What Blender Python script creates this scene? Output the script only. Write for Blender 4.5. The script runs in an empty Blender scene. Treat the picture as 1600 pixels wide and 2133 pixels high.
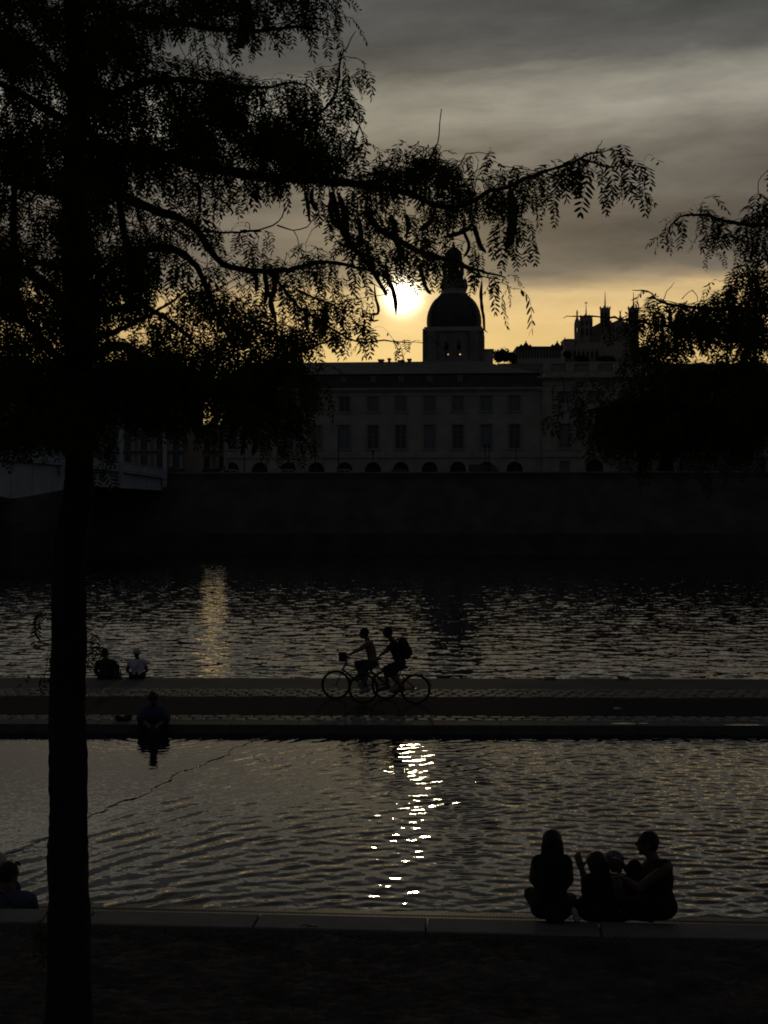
import bpy, bmesh, math, random
import numpy as np
from mathutils import Vector, Matrix

# ------------------------------------------------------------------ camera, sky, sun
random.seed(7)
rng = np.random.default_rng(11)
S = bpy.context.scene
COL = S.collection
F, CX, CY, H = 2960.0, 800.0, 1070.0, 4.25      # focal length in px of the 1600 px wide photo, horizon row, eye height over the pool

cd = bpy.data.cameras.new("camera")
cam = bpy.data.objects.new("camera", cd)
COL.objects.link(cam)
cam.location = (0, 0, H)
cam.rotation_euler = (math.radians(90), 0, 0)
cd.sensor_fit = 'HORIZONTAL'
cd.sensor_width = 36
cd.lens = 36 * F / 1600
cd.shift_y = (CY - 1066.5) / 1600
cd.clip_end = 6000
cd.clip_start = 0.1
S.camera = cam
S.view_settings.view_transform = 'Standard'
S.view_settings.look = 'None'
S.view_settings.exposure = 0
S.view_settings.gamma = 1
S.view_settings.use_curve_mapping = False
S.render.engine = 'CYCLES'
S.cycles.max_bounces = 6
S.cycles.filter_width = 1.8
S.cycles.transparent_max_bounces = 8
S.cycles.sample_clamp_indirect = 4

SUN_EL, SUN_AZ = 8.75, 0.73                        # degrees; azimuth measured from +Y towards +X


def build_world():
    w = bpy.data.worlds.new("World")
    S.world = w
    w.use_nodes = True
    nt = w.node_tree
    nt.nodes.clear()
    N, L = nt.nodes.new, nt.links.new

    def math_(op, a, b=None, c=None, clamp=False):
        n = N('ShaderNodeMath')
        n.operation = op
        n.use_clamp = clamp
        for i, v in enumerate((a, b, c)):
            if v is None:
                continue
            if isinstance(v, (int, float)):
                n.inputs[i].default_value = v
            else:
                L(v, n.inputs[i])
        return n.outputs[0]

    def mix(kind, f, a, b):
        n = N('ShaderNodeMixRGB')
        n.blend_type = kind
        for i, v in enumerate((f, a, b)):
            if isinstance(v, (int, float)):
                n.inputs[i].default_value = v
            elif isinstance(v, tuple):
                n.inputs[i].default_value = v
            else:
                L(v, n.inputs[i])
        return n.outputs[0]

    def ramp(fac, pts, inter='B_SPLINE'):
        n = N('ShaderNodeValToRGB')
        r = n.color_ramp
        r.interpolation = inter
        r.elements[0].position = pts[0][0]
        r.elements[0].color = (*pts[0][1], 1)
        r.elements[1].position = pts[-1][0]
        r.elements[1].color = (*pts[-1][1], 1)
        for p, c in pts[1:-1]:
            e = r.elements.new(p)
            e.color = (*c, 1)
        L(fac, n.inputs[0])
        return n.outputs[0]

    tc = N('ShaderNodeTexCoord')
    sep = N('ShaderNodeSeparateXYZ')
    L(tc.outputs['Generated'], sep.inputs[0])
    x, y, z = sep.outputs
    deg = 180 / math.pi
    el = math_('MULTIPLY', math_('ARCSINE', z), deg)
    az = math_('MULTIPLY', math_('ARCTAN2', x, y), deg)
    # cloud coordinates: long streaks, a little higher towards the right
    cmb = N('ShaderNodeCombineXYZ')
    azc = math_('MINIMUM', math_('MAXIMUM', az, -40.0), 40.0)
    tilt = math_('MULTIPLY_ADD', math_('MINIMUM', math_('MAXIMUM', math_('SUBTRACT', el, 9.0), 0.0), 12.0), -0.004, -0.014)
    elt = math_('MULTIPLY_ADD', azc, tilt, el)
    L(math_('MULTIPLY', az, 0.13), cmb.inputs[0])
    L(math_('MULTIPLY', elt, 0.55), cmb.inputs[1])
    cmb.inputs[2].default_value = 3.7

    def noise(scale, detail, rough=0.5, dist=0.0, off=0.0, src=None):
        n = N('ShaderNodeTexNoise')
        n.inputs['Scale'].default_value = scale
        n.inputs['Detail'].default_value = detail
        n.inputs['Roughness'].default_value = rough
        n.inputs['Distortion'].default_value = dist
        m = N('ShaderNodeVectorMath')
        m.operation = 'ADD'
        L(src or cmb.outputs[0], m.inputs[0])
        m.inputs[1].default_value = (off, off * 1.7, off * 0.3)
        L(m.outputs[0], n.inputs['Vector'])
        return n.outputs['Fac']
    n1 = noise(1.0, 5, 0.55, 0.6)
    n2 = noise(2.6, 6, 0.6, 0.4, 9.1)
    n4 = noise(5.5, 6, 0.62, 0.5, 2.3)
    n3 = noise(0.55, 3, 0.5, 0.3, 4.4)
    # warp the elevation with the cloud noise, so the layers have uneven edges
    ew = math_('ADD', elt, math_('MULTIPLY', math_('SUBTRACT', n1, 0.5), 1.5))
    ew = math_('ADD', ew, math_('MULTIPLY', math_('SUBTRACT', n3, 0.5), 0.9))
    f = math_('DIVIDE', ew, 40.0, clamp=True)
    clouds = ramp(f, [
        (0.0, (0.88, 0.60, 0.22)), (0.14, (0.82, 0.56, 0.205)), (0.195, (0.72, 0.49, 0.205)),
        (0.222, (0.57, 0.405, 0.19)), (0.2305, (0.30, 0.225, 0.135)), (0.238, (0.158, 0.132, 0.100)), (0.2625, (0.122, 0.104, 0.083)), (0.296, (0.160, 0.136, 0.106)),
        (0.319, (0.150, 0.132, 0.107)), (0.351, (0.185, 0.165, 0.134)), (0.385, (0.305, 0.283, 0.228)), (0.4125, (0.265, 0.250, 0.203)),
        (0.43, (0.112, 0.109, 0.098)), (0.4575, (0.072, 0.073, 0.069)), (0.499, (0.066, 0.067, 0.066)), (0.62, (0.064, 0.065, 0.066)), (1.0, (0.040, 0.041, 0.044)),
    ], 'LINEAR')
    var = math_('ADD', math_('MULTIPLY_ADD', n2, 0.62, 0.56), math_('MULTIPLY', n4, 0.24))
    var = math_('MULTIPLY', var, math_('MULTIPLY_ADD', n3, 1.5, 0.25))
    vc = N('ShaderNodeCombineXYZ')
    for i in range(3):
        L(var, vc.inputs[i])
    # the golden strip near the horizon is smoother than the cloud deck above it
    deck = math_('MULTIPLY_ADD', math_('SUBTRACT', el, 7.0), 0.3, 0.25, clamp=True)
    clouds = mix('MULTIPLY', deck, clouds, vc.outputs[0])
    # the sky grows dimmer and bluer away from the sunset
    sun = Vector((math.sin(math.radians(SUN_AZ)) * math.cos(math.radians(SUN_EL)), math.cos(math.radians(SUN_AZ)) * math.cos(math.radians(SUN_EL)), math.sin(math.radians(SUN_EL))))
    dt = N('ShaderNodeVectorMath')
    dt.operation = 'DOT_PRODUCT'
    L(tc.outputs['Generated'], dt.inputs[0])
    dt.inputs[1].default_value = sun
    th = math_('MULTIPLY', math_('ARCCOSINE', math_('MINIMUM', dt.outputs['Value'], 0.9999999)), deg)
    side = ramp(math_('DIVIDE', th, 180.0, clamp=True), [
        (0.0, (1, 1, 1)), (0.05, (0.94, 0.94, 0.94)), (0.11, (0.84, 0.84, 0.85)), (0.25, (0.50, 0.51, 0.54)), (0.5, (0.30, 0.31, 0.34)), (1.0, (0.22, 0.235, 0.27))], 'LINEAR')
    clouds = mix('MULTIPLY', 1.0, clouds, side)
    # only the sunset side of the horizon is golden: round the other side the same strip is dull blue grey
    dull = math_('MULTIPLY_ADD', th, 1 / 60.0, -0.35, clamp=True)
    clouds = mix('MIX', dull, clouds, (0.0365, 0.0375, 0.0400, 1))
    # clear-sky light above the cloud deck
    sky = N('ShaderNodeTexSky')
    sky.sky_type = 'NISHITA'
    sky.sun_disc = False
    sky.sun_elevation = math.radians(SUN_EL)
    sky.sun_rotation = math.radians(SUN_AZ)
    skyc = mix('MULTIPLY', 1.0, sky.outputs[0], (0.0008, 0.0008, 0.0008, 1))
    clouds = mix('ADD', 1.0, clouds, skyc)

    # veiled sun: disc and its aureole through thin cloud
    def glow(amp, width, col):
        g = math_('MULTIPLY', math_('EXPONENT', math_('DIVIDE', th, -width)), amp)
        return mix('MULTIPLY', 1.0, (*col, 1), g)
    thin = math_('MULTIPLY_ADD', n2, 0.8, 0.6)
    core = math_('MULTIPLY', math_('EXPONENT', math_('MULTIPLY', math_('POWER', math_('DIVIDE', th, 0.52), 2.0), -1.0)), 7.5)
    veil = math_('MULTIPLY_ADD', math_('ADD', n4, n2), 3.0, -1.9, clamp=True)     # bars of cloud drawn across the sun
    core = math_('MULTIPLY', core, math_('MULTIPLY_ADD', veil, 0.9, 0.1))
    tot = mix('ADD', 1.0, clouds, mix('MULTIPLY', 1.0, (1.0, 0.90, 0.66, 1), core))
    g2 = mix('ADD', 1.0, glow(0.48, 0.8, (1.0, 0.80, 0.42)), glow(0.24, 3.2, (1.0, 0.74, 0.30)))
    tot = mix('ADD', 1.0, tot, mix('MULTIPLY', 1.0, g2, thin))
    bg = N('ShaderNodeBackground')
    L(tot, bg.inputs[0])
    bg.inputs[1].default_value = 1.0
    out = N('ShaderNodeOutputWorld')
    L(bg.outputs[0], out.inputs[0])


build_world()
sl = bpy.data.lights.new("sun", 'SUN')
sl.energy = 0.06
sl.angle = math.radians(1.0)
sl.color = (1.0, 0.80, 0.50)
so = bpy.data.objects.new("sun", sl)
COL.objects.link(so)
so.rotation_euler = Vector((math.sin(math.radians(SUN_AZ)), math.cos(math.radians(SUN_AZ)), math.tan(math.radians(SUN_EL)))).to_track_quat('Z', 'Y').to_euler()

# ------------------------------------------------------------------ materials


def mat(name, col, rough=0.8, var=0.25, scale=6.0, bump=0.0, bscale=None, spec=0.3, emit=None, estr=0.0, metal=0.0, stretch=(1, 1, 1)):
    m = bpy.data.materials.new(name)
    m.use_nodes = True
    nt = m.node_tree
    p = nt.nodes['Principled BSDF']
    p.inputs['Roughness'].default_value = rough
    p.inputs['Specular IOR Level'].default_value = spec
    p.inputs['Metallic'].default_value = metal
    tc = nt.nodes.new('ShaderNodeTexCoord')
    mp = nt.nodes.new('ShaderNodeMapping')
    mp.inputs['Scale'].default_value = stretch
    nt.links.new(tc.outputs['Object'], mp.inputs[0])
    n = nt.nodes.new('ShaderNodeTexNoise')
    n.inputs['Scale'].default_value = scale
    n.inputs['Detail'].default_value = 6
    nt.links.new(mp.outputs[0], n.inputs['Vector'])
    r = nt.nodes.new('ShaderNodeValToRGB')
    r.color_ramp.elements[0].position = 0.3
    r.color_ramp.elements[1].position = 0.7
    r.color_ramp.elements[0].color = (*[c * (1 - var) for c in col], 1)
    r.color_ramp.elements[1].color = (*[c * (1 + var) for c in col], 1)
    nt.links.new(n.outputs['Fac'], r.inputs[0])
    nt.links.new(r.outputs[0], p.inputs['Base Color'])
    if bump:
        b = nt.nodes.new('ShaderNodeBump')
        b.inputs['Strength'].default_value = bump
        b.inputs['Distance'].default_value = 0.02
        n2 = nt.nodes.new('ShaderNodeTexNoise')
        n2.inputs['Scale'].default_value = bscale or scale * 4
        n2.inputs['Detail'].default_value = 5
        nt.links.new(mp.outputs[0], n2.inputs['Vector'])
        nt.links.new(n2.outputs['Fac'], b.inputs['Height'])
        nt.links.new(b.outputs[0], p.inputs['Normal'])
    if emit:
        p.inputs['Emission Color'].default_value = (*emit, 1)
        p.inputs['Emission Strength'].default_value = estr
    return m


def leaf_mat(name, col, trans):
    m = bpy.data.materials.new(name)
    m.use_nodes = True
    nt = m.node_tree
    nt.nodes.clear()
    o = nt.nodes.new('ShaderNodeOutputMaterial')
    d = nt.nodes.new('ShaderNodeBsdfDiffuse')
    t = nt.nodes.new('ShaderNodeBsdfTranslucent')
    g = nt.nodes.new('ShaderNodeObjectInfo')
    tc = nt.nodes.new('ShaderNodeTexCoord')
    n = nt.nodes.new('ShaderNodeTexNoise')
    n.inputs['Scale'].default_value = 1.6
    n.inputs['Detail'].default_value = 4
    nt.links.new(tc.outputs['Object'], n.inputs['Vector'])
    r = nt.nodes.new('ShaderNodeValToRGB')
    r.color_ramp.elements[0].position = 0.3
    r.color_ramp.elements[1].position = 0.7
    r.color_ramp.elements[0].color = (col[0] * 0.6, col[1] * 0.65, col[2] * 0.6, 1)
    r.color_ramp.elements[1].color = (col[0] * 1.4, col[1] * 1.35, col[2] * 1.2, 1)
    nt.links.new(n.outputs['Fac'], r.inputs[0])
    nt.links.new(r.outputs[0], d.inputs[0])
    t.inputs[0].default_value = (col[0] * 2.2, col[1] * 1.6, col[2] * 0.6, 1)
    mx = nt.nodes.new('ShaderNodeMixShader')
    mx.inputs[0].default_value = trans
    nt.links.new(d.outputs[0], mx.inputs[1])
    nt.links.new(t.outputs[0], mx.inputs[2])
    nt.links.new(mx.outputs[0], o.inputs[0])
    return m


def water_mat(name, base, slopes, rough=0.02, lean=0.0):
    """dark clear water; slopes = list of (scale xyz, strength): small ripples as random facet slopes"""
    m = bpy.data.materials.new(name)
    m.use_nodes = True
    nt = m.node_tree
    p = nt.nodes['Principled BSDF']
    p.inputs['Base Color'].default_value = (*base, 1)
    p.inputs['Roughness'].default_value = rough
    p.inputs['IOR'].default_value = 1.333
    p.inputs['Specular IOR Level'].default_value = 0.5
    tc = nt.nodes.new('ShaderNodeTexCoord')
    geo = nt.nodes.new('ShaderNodeNewGeometry')
    acc = geo.outputs['Normal']
    for sc, st, det in slopes:
        mp = nt.nodes.new('ShaderNodeMapping')
        mp.inputs['Scale'].default_value = sc
        nt.links.new(tc.outputs['Object'], mp.inputs[0])
        n = nt.nodes.new('ShaderNodeTexNoise')
        n.inputs['Scale'].default_value = 1
        n.inputs['Detail'].default_value = det
        n.inputs['Roughness'].default_value = 0.5
        nt.links.new(mp.outputs[0], n.inputs['Vector'])
        a = nt.nodes.new('ShaderNodeVectorMath')
        a.operation = 'SUBTRACT'
        nt.links.new(n.outputs['Color'], a.inputs[0])
        a.inputs[1].default_value = (0.5, 0.5, 0.5)
        b = nt.nodes.new('ShaderNodeVectorMath')
        b.operation = 'MULTIPLY'
        nt.links.new(a.outputs[0], b.inputs[0])
        b.inputs[1].default_value = (st[0], st[1], 0)
        c = nt.nodes.new('ShaderNodeVectorMath')
        c.operation = 'ADD'
        nt.links.new(acc, c.inputs[0])
        nt.links.new(b.outputs[0], c.inputs[1])
        acc = c.outputs[0]
    ln = nt.nodes.new('ShaderNodeVectorMath')         # added tilt of the shading normals towards the camera, to mirror higher sky
    ln.operation = 'ADD'
    nt.links.new(acc, ln.inputs[0])
    ln.inputs[1].default_value = (0, lean, 0)
    acc = ln.outputs[0]
    nz = nt.nodes.new('ShaderNodeVectorMath')
    nz.operation = 'NORMALIZE'
    nt.links.new(acc, nz.inputs[0])
    nt.links.new(nz.outputs[0], p.inputs['Normal'])
    return m


M = {
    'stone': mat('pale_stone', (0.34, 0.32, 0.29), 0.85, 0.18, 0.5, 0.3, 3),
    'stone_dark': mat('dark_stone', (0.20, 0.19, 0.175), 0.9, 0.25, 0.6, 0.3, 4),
    'slate': mat('slate_roof', (0.045, 0.042, 0.042), 0.6, 0.3, 1.5, 0.3, 6),
    'zinc': mat('zinc_roof', (0.16, 0.155, 0.15), 0.55, 0.2, 0.8, 0.1, 5),
    'dome': mat('dome_slate', (0.06, 0.052, 0.048), 0.6, 0.3, 1.0, 0.3, 4),
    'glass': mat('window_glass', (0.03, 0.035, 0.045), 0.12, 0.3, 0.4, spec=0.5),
    'glass_blue': mat('window_glass_painted_reflection', (0.11, 0.125, 0.155), 0.12, 0.25, 0.4, spec=0.5),  # reflection put into a lighter bluish base colour
    'curtain': mat('curtained_window', (0.19, 0.185, 0.175), 0.4, 0.2, 0.8),
    'frame': mat('window_frame', (0.25, 0.25, 0.25), 0.6, 0.1, 3),
    'shutter': mat('shutter', (0.30, 0.31, 0.34), 0.7, 0.15, 2),
    'wood': mat('dark_door_wood', (0.03, 0.026, 0.022), 0.7, 0.3, 4),
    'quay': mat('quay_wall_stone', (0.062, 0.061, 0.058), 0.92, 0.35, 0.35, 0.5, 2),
    'asphalt': mat('asphalt', (0.030, 0.031, 0.035), 1.0, 0.15, 2.0, 0.3, 60, spec=0.05),
    'concrete': mat('concrete', (0.105, 0.102, 0.096), 0.85, 0.2, 1.2, 0.3, 25, spec=0.15),
    'cobble': mat('cobble_granite', (0.13, 0.12, 0.105), 0.62, 0.35, 2.0, 0.35, 30, spec=0.3),
    'kerb': mat('kerb_granite', (0.08, 0.079, 0.075), 0.8, 0.2, 3.0, 0.3, 30),
    'curb': mat('curb_granite', (0.155, 0.157, 0.163), 0.8, 0.22, 2.5, 0.3, 60, spec=0.15),
    'ledge': mat('wet_ledge', (0.085, 0.08, 0.068), 0.55, 0.3, 2.0, 0.35, 18, spec=0.4),
    'earth': mat('bare_earth', (0.072, 0.062, 0.058), 0.95, 0.45, 2.2, 0.8, 22, spec=0.1),
    'gravel': mat('gravel', (0.10, 0.092, 0.08), 0.9, 0.5, 25, 0.8, 60),
    'iron': mat('dark_iron', (0.03, 0.03, 0.032), 0.5, 0.2, 10),
    'bridge': mat('bridge_paint', (0.38, 0.41, 0.46), 0.6, 0.14, 0.25, 0.1, 4),
    'bark': mat('locust_bark', (0.022, 0.018, 0.016), 0.95, 0.4, 9, 1.0, 26, stretch=(1, 1, 0.3)),
    'twig': mat('twig_bark', (0.045, 0.035, 0.028), 0.9, 0.3, 20),
    'pod': mat('seed_pod', (0.055, 0.030, 0.022), 0.6, 0.3, 14, 0.3, 60),
    'leaf': leaf_mat('locust_leaf', (0.040, 0.055, 0.016), 0.16),
    'farleaf': leaf_mat('quay_tree_leaf', (0.040, 0.055, 0.022), 0.1),
    'hill': mat('hill_greenery', (0.035, 0.042, 0.025), 0.95, 0.5, 0.05),
    'terrain': mat('riverbed', (0.06, 0.06, 0.055), 0.95, 0.3, 0.05),
    'skin': mat('skin', (0.14, 0.085, 0.065), 0.55, 0.1, 8),
    'skin2': mat('skin_tan', (0.10, 0.06, 0.046), 0.55, 0.1, 8),
    'hair': mat('dark_hair', (0.012, 0.009, 0.008), 0.45, 0.3, 30, 0.4, 90, stretch=(1, 1, 0.2)),
    'greyhair': mat('grey_hair', (0.16, 0.155, 0.15), 0.6, 0.3, 30),
    'black': mat('black_cloth', (0.012, 0.012, 0.013), 0.9, 0.25, 12, 0.3, 40),
    'navy': mat('navy_cloth', (0.020, 0.024, 0.045), 0.9, 0.25, 12, 0.3, 40),
    'blue': mat('blue_cloth', (0.065, 0.080, 0.140), 0.9, 0.2, 8, 0.3, 40),
    'dimblue': mat('dusty_blue_cloth', (0.055, 0.068, 0.14), 0.9, 0.2, 8, 0.3, 40),
    'white': mat('white_cloth', (0.50, 0.52, 0.62), 0.9, 0.06, 8, 0.3, 40),
    'beige': mat('beige_cloth', (0.17, 0.14, 0.115), 0.9, 0.2, 8, 0.3, 40),
    'lilac': mat('lilac_print_cloth', (0.10, 0.092, 0.13), 0.9, 0.8, 26, 0.2, 60),
    'greycap': mat('pale_grey_cap', (0.34, 0.34, 0.34), 0.9, 0.1, 8),
    'jean': mat('jean', (0.035, 0.042, 0.065), 0.9, 0.2, 14),
    'shoe': mat('shoe', (0.05, 0.05, 0.055), 0.7, 0.2, 14),
    'redshoe': mat('red_shoe', (0.10, 0.03, 0.025), 0.7, 0.2, 14),
    'paleshoe': mat('pale_blue_shoe', (0.20, 0.23, 0.28), 0.7, 0.2, 14),
    'rubber': mat('rubber', (0.015, 0.015, 0.015), 0.8, 0.2, 14),
    'metal': mat('bike_alloy', (0.30, 0.30, 0.31), 0.35, 0.1, 14, metal=1.0),
    'paint': mat('bike_frame_paint', (0.04, 0.03, 0.028), 0.35, 0.1, 14, spec=0.5),
    'bottle': mat('bottle_glass', (0.05, 0.06, 0.045), 0.08, 0.1, 14, spec=0.6),
    'clear': mat('clear_plastic', (0.30, 0.31, 0.34), 0.15, 0.1, 14, spec=0.5),
    'car': mat('dark_car_paint', (0.03, 0.032, 0.036), 0.3, 0.1, 3, spec=0.5),
    'carw': mat('silver_car_paint', (0.42, 0.42, 0.43), 0.3, 0.1, 3, spec=0.5),
    'bus': mat('blue_bus_paint', (0.03, 0.045, 0.15), 0.35, 0.1, 1, spec=0.5),
    'lamp': mat('lit_lantern', (0.8, 0.75, 0.6), 0.5, 0.05, 3, emit=(1.0, 0.86, 0.62), estr=0.55),
    'pole': mat('pole_paint', (0.03, 0.032, 0.035), 0.6, 0.2, 3),
    'leafdry': mat('dry_leaf', (0.05, 0.035, 0.02), 0.9, 0.3, 20),
    'litter': mat('pale_paper', (0.5, 0.5, 0.48), 0.9, 0.1, 20),
    'limestone': mat('basilica_stone', (0.30, 0.27, 0.24), 0.9, 0.15, 0.12, 0.2, 1),
    'pool': water_mat('pool_water', (0.010, 0.011, 0.010), [((17, 18, 1), (0.07, 0.085), 2), ((6, 6, 1), (0.018, 0.028), 1)], 0.03, -0.021),
    'river': water_mat('river_water', (0.006, 0.008, 0.009), [((1.5, 1.9, 1), (0.10, 0.27), 2), ((6.0, 4.2, 1), (0.07, 0.14), 1)], 0.03, -0.032),
    'puddle': water_mat('puddle_water', (0.02, 0.02, 0.02), [((9, 7, 1), (0.10, 0.16), 1)], 0.12, -0.06),
}

# ------------------------------------------------------------------ helpers


def P(px, py, Y):
    """world point seen at photo pixel (px, py) when it stands Y metres away"""
    return Vector(((px - CX) * Y / F, Y, H - (py - CY) * Y / F))


def YG(py, z):
    """distance at which a level at height z shows at photo row py"""
    return F * (H - z) / (py - CY)


class MB:
    def __init__(s):
        s.v, s.f = [], []

    def add(s, vs, fs):
        o = len(s.v)
        s.v += [tuple(v) for v in vs]
        s.f += [tuple(i + o for i in f) for f in fs]

    def hexa(s, c):
        """8 corners: 4 bottom (ccw), 4 top"""
        s.add(c, [(3, 2, 1, 0), (4, 5, 6, 7), (0, 1, 5, 4), (1, 2, 6, 5), (2, 3, 7, 6), (3, 0, 4, 7)])

    def box(s, x0, x1, y0, y1, z0, z1, fr=None):
        c = [Vector(p) for p in ((x0, y0, z0), (x1, y0, z0), (x1, y1, z0), (x0, y1, z0), (x0, y0, z1), (x1, y0, z1), (x1, y1, z1), (x0, y1, z1))]
        if fr:
            c = [fr(p) for p in c]
        s.hexa(c)

    def tube(s, pts, rad, n=8, cap=True, flat=1.0):
        pts = [Vector(p) for p in pts]
        if not hasattr(rad, '__len__'):
            rad = [rad] * len(pts)
        o = len(s.v)
        up = None
        for i, p in enumerate(pts):
            d = (pts[min(i + 1, len(pts) - 1)] - pts[max(i - 1, 0)])
            if d.length < 1e-9:
                d = Vector((0, 0, 1))
            d.normalize()
            if up is None:
                up = Vector((0, 0, 1)) if abs(d.z) < 0.9 else Vector((1, 0, 0))
            a = d.cross(up)
            if a.length < 1e-6:
                a = d.cross(Vector((0, 1, 0)))
            a.normalize()
            b = a.cross(d).normalized()
            up = b
            for k in range(n):
                t = 2 * math.pi * k / n
                s.v.append(tuple(p + a * math.cos(t) * rad[i] + b * math.sin(t) * rad[i] * flat))
        for i in range(len(pts) - 1):
            for k in range(n):
                k2 = (k + 1) % n
                s.f.append((o + i * n + k, o + i * n + k2, o + (i + 1) * n + k2, o + (i + 1) * n + k))
        if cap:
            s.f.append(tuple(o + k for k in range(n))[::-1])
            s.f.append(tuple(o + (len(pts) - 1) * n + k for k in range(n)))

    def lathe(s, c, prof, n=16, axis=None, ang=0.0):
        """prof: (radius, height) pairs along axis (default up)"""
        c = Vector(c)
        ax = Vector(axis).normalized() if axis is not None else Vector((0, 0, 1))
        a = ax.cross(Vector((0, 1, 0)) if abs(ax.y) < 0.9 else Vector((1, 0, 0))).normalized()
        b = ax.cross(a)
        o = len(s.v)
        for r, h in prof:
            for k in range(n):
                t = 2 * math.pi * k / n + ang
                s.v.append(tuple(c + ax * h + (a * math.cos(t) + b * math.sin(t)) * max(r, 1e-4)))
        for i in range(len(prof) - 1):
            for k in range(n):
                k2 = (k + 1) % n
                s.f.append((o + i * n + k, o + i * n + k2, o + (i + 1) * n + k2, o + (i + 1) * n + k))
        s.f.append(tuple(o + k for k in range(n))[::-1])
        s.f.append(tuple(o + (len(prof) - 1) * n + k for k in range(n)))

    def ell(s, c, ax, ay, az, n=14, m=9):
        """ellipsoid with three half-axis vectors"""
        c, ax, ay, az = Vector(c), Vector(ax), Vector(ay), Vector(az)
        o = len(s.v)
        s.v.append(tuple(c - az))
        for i in range(1, m):
            t = math.pi * i / m - math.pi / 2
            for k in range(n):
                u = 2 * math.pi * k / n
                s.v.append(tuple(c + ax * math.cos(t) * math.cos(u) + ay * math.cos(t) * math.sin(u) + az * math.sin(t)))
        s.v.append(tuple(c + az))
        for k in range(n):
            k2 = (k + 1) % n
            s.f.append((o, o + 1 + k2, o + 1 + k))
            for i in range(m - 2):
                b = o + 1 + i * n
                s.f.append((b + k, b + k2, b + n + k2, b + n + k))
            b = o + 1 + (m - 2) * n
            s.f.append((b + k, b + k2, o + 1 + (m - 1) * n))

    def ball(s, c, r, n=12, m=8):
        s.ell(c, (r, 0, 0), (0, r, 0), (0, 0, r), n, m)

    def cap(s, p0, p1, r0, r1, n=12):
        """closed tapered capsule"""
        p0, p1 = Vector(p0), Vector(p1)
        d = p1 - p0
        L = d.length
        if L < 1e-6:
            return s.ball(p0, max(r0, r1))
        prof = [(r0 * math.cos(t), r0 * math.sin(t)) for t in np.linspace(-math.pi / 2, 0, 5)]
        prof += [(r1 * math.cos(t), L + r1 * math.sin(t)) for t in np.linspace(0, math.pi / 2, 5)]
        s.lathe(p0, prof, n, axis=d)

    def mesh(s, name, m=None, smooth=False, off=(0, 0, 0)):
        me = bpy.data.meshes.new(name)
        off = Vector(off)
        me.from_pydata([tuple(Vector(v) - off) for v in s.v], [], s.f)
        if m:
            me.materials.append(m)
        if smooth:
            me.polygons.foreach_set('use_smooth', [True] * len(me.polygons))
        me.update()
        return me

    def build(s, name, m, parent=None, smooth=False, fix=True):
        """one linked mesh object; vertices are world coordinates"""
        off = world_off(parent)
        me = s.mesh(name, m, smooth, off)
        if fix:
            bm = bmesh.new()
            bm.from_mesh(me)
            bmesh.ops.recalc_face_normals(bm, faces=bm.faces)
            bm.to_mesh(me)
            bm.free()
        return link(name, me, parent)


def world_off(p):
    o = Vector((0, 0, 0))
    while p is not None:
        o += p.location
        p = p.parent
    return o


def link(name, data, parent=None, loc=(0, 0, 0)):
    o = bpy.data.objects.new(name, data)
    COL.objects.link(o)
    o.location = loc
    if parent is not None:
        o.parent = parent
    return o


def tag(o, label=None, cat=None, group=None, kind=None):
    for k, v in (('label', label), ('category', cat), ('group', group), ('kind', kind)):
        if v:
            o[k] = v
    return o


def thing(name, label, cat, loc, group=None):
    return tag(link(name, None, None, loc), label, cat, group)


def struct(o):
    return tag(o, kind='structure')


def np_mesh(name, verts, faces, m, smooth=False):
    """verts (n,3), faces (k,3|4) arrays -> mesh"""
    me = bpy.data.meshes.new(name)
    verts = np.asarray(verts, dtype=np.float32)
    faces = np.asarray(faces, dtype=np.int32)
    n, k = faces.shape
    me.vertices.add(len(verts))
    me.vertices.foreach_set('co', verts.ravel())
    me.loops.add(n * k)
    me.loops.foreach_set('vertex_index', faces.ravel())
    me.polygons.add(n)
    me.polygons.foreach_set('loop_start', np.arange(0, n * k, k, dtype=np.int32))
    me.polygons.foreach_set('loop_total', np.full(n, k, dtype=np.int32))
    if smooth:
        me.polygons.foreach_set('use_smooth', np.ones(n, dtype=bool))
    me.materials.append(m)
    me.update(calc_edges=True)
    me.validate()
    return me


def grid_faces(nr, nc):
    i = np.arange(nr * nc).reshape(nr, nc)
    return np.stack([i[:-1, :-1], i[:-1, 1:], i[1:, 1:], i[1:, :-1]], -1).reshape(-1, 4)


def remeshed(mb, name, m, parent, voxel, smooth_it=6):
    """the union of the shapes in mb as one continuous skin"""
    me = mb.mesh(name, m, True, world_off(parent))
    tmp = bpy.data.objects.new(name + '_tmp', me)
    COL.objects.link(tmp)
    md = tmp.modifiers.new('r', 'REMESH')
    md.mode = 'VOXEL'
    md.voxel_size = voxel
    md.use_smooth_shade = True
    sm = tmp.modifiers.new('s', 'SMOOTH')
    sm.factor = 0.5
    sm.iterations = smooth_it
    dg = bpy.context.evaluated_depsgraph_get()
    dg.update()
    out = bpy.data.meshes.new_from_object(tmp.evaluated_get(dg))
    bpy.data.objects.remove(tmp)
    bpy.data.meshes.remove(me)
    out.name = name
    if not out.materials:
        out.materials.append(m)
    out.polygons.foreach_set('use_smooth', [True] * len(out.polygons))
    return link(name, out, parent)


def lerp(a, b, t):
    return a + (b - a) * t


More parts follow.
